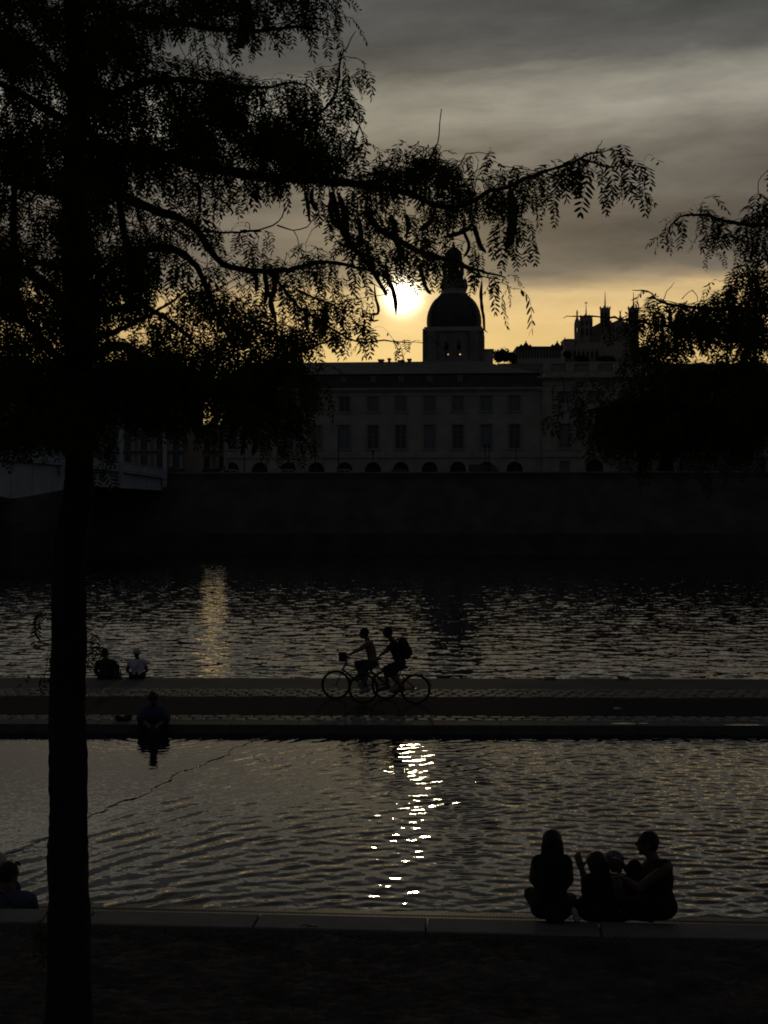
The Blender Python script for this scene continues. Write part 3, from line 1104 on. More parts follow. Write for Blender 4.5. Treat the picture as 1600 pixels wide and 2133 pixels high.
    # lit lanterns either side of the arched door
    for i, (px, lab) in enumerate(((1209, 'small lit wall lantern left of the dark arched doorway'), (1271, 'small lit wall lantern right of the dark arched doorway'))):
        p = fc.w(fc.s_at(px), d - .28, fc.z_at(993, px))
        t = thing('wall_lantern', lab, 'lantern', p, 'lit lanterns by the arched doorway')
        b = MB()
        b.lathe(p, [(.05, -.12), (.16, 0), (.19, .32), (.10, .38)], 8)
        b.build('lamp_glass', M['lamp'], t, True)
        b = MB()
        b.tube([p + Vector((0, .3, .55)), p + Vector((0, .05, .6)), p + Vector((0, 0, .42))], .035, 6)
        b.lathe(p, [(.22, .385), (.05, .55)], 8)
        b.build('bracket', M['iron'], t)


def build_dome():
    Y = 236.0
    sc = Y / F
    c = Vector(((946 - CX) * sc, Y, 0))
    zz = lambda py: H - (py - CY) * sc
    root = thing('domed_tower', 'large dark dome on a square stone drum with tall lantern, beside the sun', 'tower', Vector((c.x, c.y, zz(760))))
    k = math.atan(KB)
    hw = 58 * sc
    zf = lambda py: H - (py - CY) * (Y - hw - .3) / F
    # drum: four walls with paired openings the sky shows through, chamfered corners
    mb = MB()
    R = Matrix.Rotation(k, 4, 'Z')
    fr = lambda p: R @ Vector((p.x, p.y, 0)) + Vector((c.x, c.y, p.z))
    z0, z1 = zf(800), zf(688)
    for rr in range(4):
        R2 = Matrix.Rotation(k + rr * math.pi / 2, 4, 'Z')
        fw = lambda a, dd, z: R2 @ Vector((a, -hw + dd, 0)) + Vector((c.x, c.y, z))
        class Q:
            pass
        fq = Q()
        fq.w = fw
        ops = []
        for px in (932.5, 957.5):
            a = (px - 946) * sc
            ops.append((a - 4.2 * sc, a + 4.2 * sc, zf(744), zf(710), 0.6))
        facade(fq, mb, -hw + 1.2, hw - 1.2, z0, z1, ops, rev=.9)
        fb = lambda p: R2 @ Vector((p.x, -hw + p.y, 0)) + Vector((c.x, c.y, p.z))
        for px in (932.5, 957.5):                   # balustrade bars across the openings; added top slab for the dark ceiling inside
            a = (px - 946) * sc
            for (pa, pb) in ((735.8, 726.5), (743, 738.4), (717, 709)):
                mb.box(a - 4.1 * sc, a + 4.1 * sc, .3, .6, zf(pa), zf(pb), fr=fb)
        mb.box(-hw + .4, -hw + 1.9, -.4, .6, z0, zf(689), fr=fb)
        mb.box(hw - 1.9, hw - .4, -.4, .6, z0, zf(689), fr=fb)
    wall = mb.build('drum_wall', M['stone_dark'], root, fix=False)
    mb = MB()
    mb.box(-hw - .35, hw + .35, -hw - .35, hw + .35, zf(689), zf(684), fr=fr)
    mb.box(-hw - .1, hw + .1, -hw - .1, hw + .1, zf(683.9), zf(680), fr=fr)
    mb.build('cornice', M['stone'], root)
    # dome shell: rounded square in plan
    prof = [(54.5, 683), (56.6, 674), (57.2, 665), (56.4, 656), (54, 647), (50.3, 639), (45.5, 631.5), (40, 625), (33.5, 619.5), (27.5, 615.5), (23, 613)]
    n = 48
    vs, fs = [], []
    for w_, py in prof:
        for i in range(n):
            t = 2 * math.pi * i / n
            cx, sx = math.cos(t), math.sin(t)
            e = 1 / ((abs(cx) ** 2.4 + abs(sx) ** 2.4) ** (1 / 2.4))
            vs.append(fr(Vector((w_ * sc * e * cx, w_ * sc * e * sx, lerp(zf(py), zz(py), min(1, (681 - py) / 50))))))
    for j in range(len(prof) - 1):
        for i in range(n):
            i2 = (i + 1) % n
            fs.append((j * n + i, j * n + i2, (j + 1) * n + i2, (j + 1) * n + i))
    fs.append(tuple((len(prof) - 1) * n + i for i in range(n)))
    mb = MB()
    mb.add(vs, fs)
    dome = mb.build('dome_roof', M['dome'], root, True)
    for sx in (-1, 1):
        for sy in (-1, 1):
            b = MB()
            b.tube([fr(Vector((sx * w_ * sc * .75, sy * w_ * sc * .75, zz(py)))) for w_, py in prof[:9]], .28, 6)
            b.build('dome_rib', M['dome'], dome)
    # ring of balustrade and urns under the lantern, corner pinnacles
    b = MB()
    b.lathe((c.x, c.y, 0), [(31 * sc, zz(615)), (31 * sc, zz(612.5)), (27 * sc, zz(612)), (27 * sc, zz(606)), (28.5 * sc, zz(605.5)), (28.5 * sc, zz(604))], 8, ang=math.pi / 8 + k)
    b.build('gallery', M['stone'], root)
    ub = MB()
    ub.lathe((0, 0, 0), [(.25, 0), (.42, .3), (.5, .8), (.25, 1.2), (.4, 1.45), (.12, 1.75), (.05, 2.1)], 8)
    ume = ub.mesh('urn', M['stone_dark'], True)
    for i in range(8):
        t = math.pi / 8 + k + i * math.pi / 4
        link('urn', ume, root, Vector((c.x + 24.5 * sc * math.cos(t), c.y + 24.5 * sc * math.sin(t), zz(604))) - root.location)
    # lantern
    lc = Vector(((944.5 - CX) * sc, Y, 0))
    lan = MB()
    r = 22.5 * sc
    lan.lathe(lc, [(r, zz(606)), (r, zz(575)), (r * .95, zz(574)), (r * .95, zz(572))], 8, ang=math.pi / 8 + k)
    for i in range(8):
        t = math.pi / 8 + k + i * math.pi / 4
        p = Vector((lc.x + r * .86 * math.cos(t), lc.y + r * .86 * math.sin(t), 0))
        lan.lathe(p, [(.36, zz(572)), (.32, zz(555))], 8)
    lan.lathe(lc, [(r * .35, zz(572)), (r * .35, zz(554.9))], 8)
    lan.lathe(lc, [(r, zz(555)), (r * 1.1, zz(552)), (r * 1.1, zz(549)), (r * .95, zz(547)), (r * .92, zz(542))], 8, ang=math.pi / 8 + k)
    lb = lan.build('lantern_tower', M['stone_dark'], root)
    b = MB()
    b.lathe(lc, [(r * .86, zz(542)), (r * .84, zz(536)), (r * .72, zz(527)), (r * .5, zz(520)), (r * .25, zz(516)), (.18, zz(513)), (.35, zz(511)), (.2, zz(508.5)), (.04, zz(505))], 16)
    b.build('lantern_cap', M['dome'], lb, True)
    # annexe on the right
    ab = MB()
    xa, xb = (1006 - 946) * sc, (1027 - 946) * sc
    ab.box(xa, xb, -hw + 1, hw - 1, zf(800), zf(727), fr=fr)
    ab.box(xa, xb + .15, -hw + .85, hw - .85, zf(726.9), zf(725.5), fr=fr)
    ab.build('annexe', M['stone'], root)
    b = MB()
    b.hexa([fr(Vector(p)) for p in ((-hw - 2, -hw - 3, zz(770)), (hw + 2, -hw - 3, zz(770)), (hw + 2, hw, zz(770)), (-hw - 2, hw, zz(770)), (-hw + 1, -hw + .6, zz(751)), (hw - 4, -hw + .6, zz(751)), (hw - 4, hw, zz(751)), (-hw + 1, hw, zz(751)))])
    b.build('base_roof', M['zinc'], root)


def build_basilica():
    Y = 900.0
    sc = Y / F
    X = lambda px: (px - CX) * sc
    Z = lambda py, y=None: H - (py - CY) * (y or Y) / F
    root = thing('hilltop_basilica', 'hilltop church with crowned towers, thin spires and gabled nave', 'church', (X(1258), Y, Z(770)))
    st = M['limestone']

    def tower(px, w, ptop, pbase, py_spire, crown=True, dy=0.0, cross=True, name='tower', sides=8, wspire=3.2):
        b = MB()
        c = Vector((X(px), Y + dy, 0))
        r = w * sc / 2
        a0 = math.pi / 8
        if crown:
            prof = [(r * .80, Z(pbase)), (r * .80, Z(ptop + 22)), (r * .84, Z(ptop + 21)), (r * .80, Z(ptop + 19)), (r * .80, Z(ptop + 9)), (r * .95, Z(ptop + 5)), (r * 1.02, Z(ptop + 2)), (r * 1.02, Z(ptop)), (r * .85, Z(ptop - .2))]
        else:
            prof = [(r, Z(pbase)), (r, Z(ptop + 3)), (r * 1.05, Z(ptop + 2)), (r * 1.05, Z(ptop)), (r * .8, Z(ptop - .3))]
        b.lathe(c, prof, sides, ang=a0)
        for i in range(sides):                       # buttress shafts with small pinnacles
            t = a0 + i * 2 * math.pi / sides
            p = c + Vector((math.cos(t), math.sin(t), 0)) * r * (.86 if crown else 1.0)
            b.lathe(p, [(.35, Z(pbase)), (.35, Z(ptop + 4))], 6)
            q2 = c + Vector((math.cos(t), math.sin(t), 0)) * r * .98
            b.lathe(q2, [(.42, Z(ptop)), (.36, Z(ptop - 2)), (.04, Z(ptop - 4))], 6)
        o = b.build(name, st, root)
        wb = MB()
        for i in range(sides):
            t = i * 2 * math.pi / sides
            dv = Vector((math.cos(t), math.sin(t), 0))
            p = c + dv * r * (.80 if crown else 1.0) * .94
            sdv = Vector((-dv.y, dv.x, 0))
            for (pa, pb) in ((ptop + 40, ptop + 26), (ptop + 18, ptop + 10)):
                h0, h1 = Z(pa), Z(pb)
                vs = [p + sdv * u * .7 - dv * .3 for u in (-1, 1)]
                q3 = [p + sdv * u * .7 + dv * .12 for u in (1, -1)]
                wb.hexa([Vector((v.x, v.y, h0)) for v in vs + q3] + [Vector((v.x, v.y, h1)) for v in vs + q3])
        tag(wb.build('louvre_window', M['wood'], o), kind='stuff')
        s = MB()
        s.lathe(c, [(wspire * sc / 2 * 1.3, Z(ptop - .1)), (wspire * sc / 2 * 1.3, Z(ptop - 5)), (wspire * sc / 2, Z(ptop - 6)), (.22, Z(py_spire + 7)), (.15, Z(py_spire))], 8)
        if cross:
            s.box(c.x - .18, c.x + .18, c.y - .18, c.y + .18, Z(py_spire + .2), Z(py_spire - 6))
            s.box(c.x - 1.0, c.x + 1.0, c.y - .16, c.y + .16, Z(py_spire - 2.2), Z(py_spire - 3.6))
        s.build('spire', st, o)
        return o
    tower(1221, 26, 660, 775, 634, crown=False)
    tower(1256.5, 22, 646, 775, 612, dy=-8, cross=False)
    tower(1277.5, 20, 660, 775, 634, crown=False, dy=26)
    tower(1315, 23, 646, 775, 613, dy=-8, cross=False)
    # round apse turret with a statue on its cone
    b = MB()
    c = Vector((X(1200.5), Y - 4, 0))
    r = 6.0 * sc
    b.lathe(c, [(r * 1.1, Z(775)), (r * 1.1, Z(712)), (r, Z(711)), (r, Z(694))], 12)
    for i in range(8):                               # open gallery
        t = i * math.pi / 4 + math.pi / 8
        b.lathe(c + Vector((math.cos(t), math.sin(t), 0)) * r * .86, [(.36, Z(694)), (.36, Z(684))], 6)
    b.lathe(c, [(r, Z(684)), (r * 1.05, Z(682)), (r * 1.0, Z(676)), (r * .8, Z(670)), (r * .45, Z(665)), (r * .3, Z(660)), (.5, Z(656))], 12)
    b.lathe(c, [(.45, Z(656)), (.6, Z(653)), (.5, Z(650.5)), (.22, Z(649.8)), (.36, Z(649)), (.3, Z(648)), (.05, Z(647.4))], 8)
    b.build('apse_turret', st, root)
    # nave with gabled roof, aisles, retaining terrace
    b = MB()
    def gable(x0, x1, y0, y1, pb, pe, pr):
        xm = (x0 + x1) / 2
        b.add([(x0, y0, Z(pb)), (x1, y0, Z(pb)), (x1, y0, Z(pe)), (xm, y0, Z(pr)), (x0, y0, Z(pe)), (x0, y1, Z(pb)), (x1, y1, Z(pb)), (x1, y1, Z(pe)), (xm, y1, Z(pr)), (x0, y1, Z(pe))],
              [(0, 1, 2, 3, 4), (9, 8, 7, 6, 5), (0, 5, 6, 1), (1, 6, 7, 2), (2, 7, 8, 3), (3, 8, 9, 4), (4, 9, 5, 0)])
    gable(X(1264), X(1309), Y - 6, Y + 40, 775, 678, 668)
    b.build('nave', st, root)
    b = MB()
    b.add([(X(1226), Y, Z(775)), (X(1252), Y, Z(775)), (X(1252), Y, Z(671)), (X(1226), Y, Z(685)), (X(1226), Y + 40, Z(775)), (X(1252), Y + 40, Z(775)), (X(1252), Y + 40, Z(671)), (X(1226), Y + 40, Z(685))],
          [(0, 1, 2, 3), (7, 6, 5, 4), (0, 4, 5, 1), (1, 5, 6, 2), (2, 6, 7, 3), (3, 7, 4, 0)])
    b.build('side_aisle', st, root)
    rw = MB()
    for i in range(12):
        t = i * math.pi / 6
        rw.ell((X(1286) + 1.6 * math.cos(t), Y - 6.15, Z(690) + 1.6 * math.sin(t)), (.5, 0, 0), (0, .1, 0), (0, 0, .5), 6, 4)
    rw.build('rose_window', M['wood'], root)
    b = MB()
    c = (X(1290), Y - 4, 0)
    b.lathe(c, [(.9, Z(669)), (.7, Z(660)), (.35, Z(657.5)), (.55, Z(654.5)), (.4, Z(651.5)), (.15, Z(651)), (.25, Z(650)), (.05, Z(648.8))], 8)
    b.tube([(c[0], c[1], Z(652.5)), (c[0] - .8, c[1], Z(650.5)), (c[0] - 1.1, c[1], Z(648))], .14, 5)
    b.tube([(c[0], c[1], Z(652.5)), (c[0] + .7, c[1], Z(650.8)), (c[0] + .8, c[1], Z(647.4))], .14, 5)
    b.build('statue', st, root)
    b = MB()
    b.box(X(1170), X(1340), Y - 16, Y - 10, Z(800, Y - 16), Z(722, Y - 16))
    b.box(X(1196), X(1318), Y - 10, Y - 7, Z(800, Y - 16), Z(711, Y - 16))
    b.box(X(1238), X(1300), Y - 19, Y - 15.99, Z(800, Y - 16), Z(728, Y - 16))
    for px in range(1176, 1336, 9):
        b.box(X(px) - .6, X(px) + .6, Y - 17.2, Y - 15.98, Z(800, Y - 16), Z(726, Y - 16))
    b.build('terrace', st, root)
    b = MB()
    for px in range(1181, 1332, 9):
        b.box(X(px) - .9, X(px) + .9, Y - 16.2, Y - 15.7, Z(744, Y - 16), Z(733, Y - 16))
    b.build('terrace_arches', M['wood'], root)
    # flat-topped block beside it
    t = thing('hill_house', 'flat topped stone block on the hill, touching the left side of the hilltop church', 'house', (X(1183), Y - 8, Z(770)))
    b = MB()
    b.box(X(1171.5), X(1194.5), Y - 9, Y + 8, Z(790), Z(711))
    b.box(X(1171), X(1195), Y - 9.5, Y + 8.5, Z(710.9), Z(709.6))
    b.box(X(1178), X(1190), Y - 6, Y + 6, Z(709.5), Z(708))
    w = b.build('wall', st, t)
    b = MB()
    b.lathe((X(1174), Y - 7, 0), [(.3, Z(709)), (.25, Z(705))], 6)
    b.build('chimney', st, t)
    sc = (Y - 40) / F
    # long convent with two gabled ends
    t = thing('hill_convent', 'long grey hilltop building with a gabled dormer at each end, between dome and church', 'building', (X(1120), Y - 30, Z(770, Y - 40)))
    b = MB()
    b.box(X(1073), X(1170), Y - 40, Y - 22, Z(790, Y - 40), Z(727, Y - 40))
    w = b.build('wall', M['stone'], t)
    b = MB()
    y0, y1 = Y - 40.5, Y - 21.5
    b.hexa([(X(1072.5), y0, Z(727, Y - 40)), (X(1170), y0, Z(727, Y - 40)), (X(1170), y1, Z(727, Y - 40)), (X(1072.5), y1, Z(727, Y - 40)), (X(1078), y0 + 6, Z(719, Y - 40)), (X(1166), y0 + 6, Z(719, Y - 40)), (X(1166), y1 - 6, Z(719, Y - 40)), (X(1078), y1 - 6, Z(719, Y - 40))])
    for px in (1095.6, 1161):
        for (dx, wd, pk) in ((0, 7, 711.5), (-10, 4, 716.5), (9, 3, 717)):
            x0, x1, xm = X(px + dx - wd), X(px + dx + wd), X(px + dx)
            b.add([(x0, y0 - .3, Z(728, Y - 40)), (x1, y0 - .3, Z(728, Y - 40)), (x1, y0 - .3, Z(721, Y - 40)), (xm, y0 - .3, Z(pk, Y - 40)), (x0, y0 - .3, Z(721, Y - 40)), (x0, y0 + 8, Z(728, Y - 40)), (x1, y0 + 8, Z(728, Y - 40)), (x1, y0 + 8, Z(721, Y - 40)), (xm, y0 + 8, Z(pk, Y - 40)), (x0, y0 + 8, Z(721, Y - 40))],
                  [(0, 1, 2, 3, 4), (9, 8, 7, 6, 5), (0, 5, 6, 1), (1, 6, 7, 2), (2, 7, 8, 3), (3, 8, 9, 4), (4, 9, 5, 0)])
        b.lathe((X(px), y0 + 1, 0), [(.4, Z(712, Y - 40)), (.25, Z(709.5, Y - 40)), (.05, Z(708.5, Y - 40))], 6)
    b.build('roof', M['slate'], t)
    wm = MB()
    wm.box(-.7, .7, -.12, .05, 0, 2.2)
    wme = wm.mesh('window', M['glass'])
    for r in range(3):
        for i in range(15):
            link('window', wme, t, Vector((X(1077 + i * 6.3), y0 + .5, Z(746 - r * 7, Y - 40))) - t.location)
    sc = (Y - 26) / F
    t = thing('hill_house', 'small gabled house on the hilltop, half hidden by leaves right of the church', 'house', (X(1343.5), Y - 20, Z(750, Y - 26)))
    b = MB()
    x0, x1, xm, y0, y1 = X(1333), X(1354), X(1343.5), Y - 26, Y - 10
    b.add([(x0, y0, Z(770, Y - 26)), (x1, y0, Z(770, Y - 26)), (x1, y0, Z(729, Y - 26)), (xm, y0, Z(723, Y - 26)), (x0, y0, Z(729, Y - 26)), (x0, y1, Z(770, Y - 26)), (x1, y1, Z(770, Y - 26)), (x1, y1, Z(729, Y - 26)), (xm, y1, Z(723, Y - 26)), (x0, y1, Z(729, Y - 26))],
          [(0, 1, 2, 3, 4), (9, 8, 7, 6, 5), (0, 5, 6, 1), (1, 6, 7, 2), (4, 9, 5, 0)])
    b.build('wall', st, t)
    b = MB()
    for s_ in (-1, 1):
        xe = x0 - .5 if s_ < 0 else x1 + .5
        b.hexa([(xe, y0 - .4, Z(729.6, Y - 26)), (xm, y0 - .4, Z(722.9, Y - 26)), (xm, y1 + .4, Z(722.9, Y - 26)), (xe, y1 + .4, Z(729.6, Y - 26)), (xe, y0 - .4, Z(728.6, Y - 26)), (xm, y0 - .4, Z(721.9, Y - 26)), (xm, y1 + .4, Z(721.9, Y - 26)), (xe, y1 + .4, Z(728.6, Y - 26))])
    b.build('roof', M['slate'], t)


def leafy(name, label, cat, base, height, blobs, n, size, trunk_r, group=None, m='farleaf', seed=1):
    """tree: tapered trunk with limbs, crown of many small leaf faces inside the given blobs (centre, radii)"""
    g = np.random.default_rng(seed)
    base = Vector(base)
    t = thing(name, label, cat, base, group)
    b = MB()
    top = base + Vector((0, 0, height * .62))
    b.tube(smooth_path([base - Vector((0, 0, .4)), base + Vector((g.normal(0, .1), 0, height * .3)), top], height * .1), list(np.linspace(trunk_r, trunk_r * .45, len(smooth_path([base - Vector((0, 0, .4)), base + Vector((0, 0, height * .3)), top], height * .1)))), 8)
    for c, r in blobs:
        s = base + Vector((0, 0, height * g.uniform(.3, .55)))
        c = Vector(c)
        b.tube([s, s.lerp(c, .5) + Vector((0, 0, -.1 * height * .3)), c], [trunk_r * .4, trunk_r * .25, trunk_r * .1], 6)
    b.build('trunk', M['bark'], t, True)
    vs, fs = [], []
    tot = sum(r[0] * r[1] * r[2] for _, r in blobs)
    for c, r in blobs:
        k = int(n * r[0] * r[1] * r[2] / tot)
        d = g.standard_normal((k, 3))
        d /= np.linalg.norm(d, axis=1)[:, None]
        p = np.array(c) + d * (g.uniform(0.25, 1.0, k) ** .5)[:, None] * np.array(r) * (1 + .25 * g.standard_normal(k))[:, None]
        u = g.standard_normal((k, 3)); u /= np.linalg.norm(u, axis=1)[:, None]
        w = np.cross(u, g.standard_normal((k, 3))); w /= np.linalg.norm(w, axis=1)[:, None]
        s = size * g.uniform(.6, 1.4, k)[:, None]
        o = sum(len(x) for x in vs)
        q = np.stack([p - u * s, p + w * s * .6, p + u * s, p - w * s * .6], 1).reshape(-1, 3)
        vs.append(q)
        fs.append(np.arange(len(q)).reshape(-1, 4) + o)
    me = np_mesh('crown', np.concatenate(vs) - np.array(base), np.concatenate(fs), M[m])
    link('crown', me, t)
    return t


def build_far_green():
    # round trees on the hill's skyline
    sc = 880 / F
    for i, (px, py, rw, rh, lab) in enumerate((
            (1037, 741, 9, 11, 'low round hilltop tree close to the right side of the domed tower'),
            (1050, 739, 11, 12, 'broad hilltop tree, second one right of the domed tower'),
            (1066, 744, 8, 10, 'small dark hilltop tree touching the left end of the convent'),
            (1181, 738, 7, 6, 'small tree below the flat topped block left of the church'),
            (1212, 747, 12, 7, 'dark bushy tree under the church terrace, left part'),
            (1262, 748, 18, 6, 'wide dark tree mass under the middle of the church terrace'))):
        Y = 850 if i < 3 else 866
        s_ = Y / F
        c = ((px - CX) * s_, Y, H - (py - CY) * s_)
        base = Vector((c[0], Y, H - (768 - CY) * s_))
        leafy('hill_tree', lab, 'tree', base, c[2] - base.z, [(c, (rw * s_, rw * s_, rh * s_)), ((c[0] + rw * s_ * .4, Y, c[2] - rh * s_ * .5), (rw * s_ * .8, rw * s_, rh * s_ * .7))], 1500, .55, .35, 'trees on the hilltop skyline', seed=20 + i)
    # plane trees on the far quay at the right
    for i, (px, tops, wd, lab) in enumerate(((1336, 850, 48, 'quay tree on the far bank just right of the pavilion door'), (1440, 835, 60, 'quay tree on the far bank beside the front of the blue bus'), (1552, 840, 60, 'quay tree on the far bank beside the rear of the blue bus'))):
        Y = 206.5 - 0.08 * (px - CX) * 206 / F
        s_ = Y / F
        x = (px - CX) * s_
        base = (x, Y, 9.3)
        zt = H - (tops - CY) * s_
        zc = lerp(zt, 14.5, .55)
        bl = [((x, Y, zc), (wd * s_, 2.6, (zt - 13.5) * .5))]
        for k in range(5):
            a = k * 1.26 + i
            bl.append(((x + wd * s_ * .75 * math.cos(a), Y + 1.8 * math.sin(a), zc + 1.4 * math.sin(a * 2.3)), (wd * s_ * .5, 1.6, 1.5)))
        leafy('quay_tree', lab, 'tree', base, zt - 9.3, bl, 5200, .2, .22, 'trees along the far quay', seed=40 + i)


def build_left_town():
    # apartment houses beyond the bridge, shutters at every window; a street opens between the two blocks
    fc = Fac(226.0)
    z0 = 9.3
    for (pa, pb, ptop, lab, rows, Yh) in ((-140, 150, 772, 'dark apartment block with shutters behind the bridge, left of the tree trunk', 4, 226.0), (384, 478, 900, 'low dark house closing the street gap between the shuttered block and the long wing', 4, 262.0), (151, 384, 768, 'apartment block with many tall shutters behind the bridge lamp posts, right of the trunk', 4, 226.0)):
        fc = Fac(Yh)
        a0, a1 = fc.s_at(pa), fc.s_at(pb)
        t = thing('apartment_house', lab, 'building', fc.w((a0 + a1) / 2, 0, z0))
        zt = fc.z_at(ptop, pa)
        rh = (fc.z_at(868) - fc.z_at(905))
        ops, ctr = [], []
        n = max(3, int((a1 - a0) / 2.4))
        zb = [fc.z_at(p) for p in (974, 936, 899, 862, 826, 795)]
        for r in range(6):
            if zb[r] + 2.1 > zt - .8:
                continue
            for i in range(n):
                a = a0 + (i + .5) * (a1 - a0) / n
                ops.append((a - .5, a + .5, zb[r], zb[r] + 2.1, 0))
                ctr.append((a, zb[r]))
        mb = MB()
        facade(fc, mb, a0, a1, z0, zt, ops, rev=.3)
        fc.box(mb, a0, a1, 1.5, 14, z0, zt)
        fc.box(mb, a1 - .3, a1, .001, 1.5, z0, zt)
        fc.box(mb, a0, a0 + .3, .001, 1.5, z0, zt)
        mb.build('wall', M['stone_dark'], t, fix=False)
        rot = Matrix.Rotation(fc.ang, 4, 'Z')
        pm = MB()
        pm.box(-.5, .5, .3, .34, 0, 2.1, fr=lambda p: rot @ p)
        pme = pm.mesh('window', M['glass'])
        smes = []
        for k in range(2):
            sm = MB()
            x0 = -1.02 if k == 0 else .54
            sm.box(x0, x0 + .48, -.07, -.01, 0, 2.1, fr=lambda p: rot @ p)
            for j in range(6):
                sm.box(x0 + .05, x0 + .43, -.1, -.069, .12 + j * .33, .34 + j * .33, fr=lambda p: rot @ p)
            smes.append(sm.mesh('shutter', M['shutter']))
        for a, z in ctr:
            o = link('window', pme, t, fc.w(a, 0, z) - t.location)
            for sme in smes:
                link('shutter', sme, o)
        mb = MB()
        for r in range(6):
            if zb[r] < zt:
                fc.box(mb, a0, a1, -.45, .02, zb[r] - .22, zb[r] - .06)
        cornice(fc, mb, a0, a1, zt, [(-.3, 0, .2), (.002, .25, .5)])
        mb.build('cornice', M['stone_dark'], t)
        mb = MB()
        q = fc.w
        mb.hexa([q(a0, -.2, zt + .25), q(a1, -.2, zt + .25), q(a1, 14, zt + .25), q(a0, 14, zt + .25), q(a0 + 2, 4, zt + 1.6), q(a1 - 2, 4, zt + 1.6), q(a1 - 2, 10, zt + 1.6), q(a0 + 2, 10, zt + 1.6)])
        rf = mb.build('roof', M['slate'], t)
        for k in range(3):
            b = MB()
            a = a0 + (k + .6) * (a1 - a0) / 3.4
            fc.box(b, a - .4, a + .4, 5, 5.8, zt, zt + 2.3)
            b.build('chimney', M['stone_dark'], rf)


build_hospital()
build_dome()
build_basilica()
build_far_green()
build_left_town()

# ------------------------------------------------------------------ bridge and far quay traffic
BX = lambda Y: -39.2 + (Y - 145) * 0.128           # right-hand face of the bridge
BTOP = lambda Y: 10.66 + 0.5 * math.sin(math.pi * min(1, max(0, (Y - 120) / 85)))
BBOT = lambda Y: 7.65 - 1.75 * max(0.0, 1 - abs(Y - 148) / 20) ** 0.8 - 1.75 * max(0.0, 1 - abs(Y - 92) / 20) ** 0.8


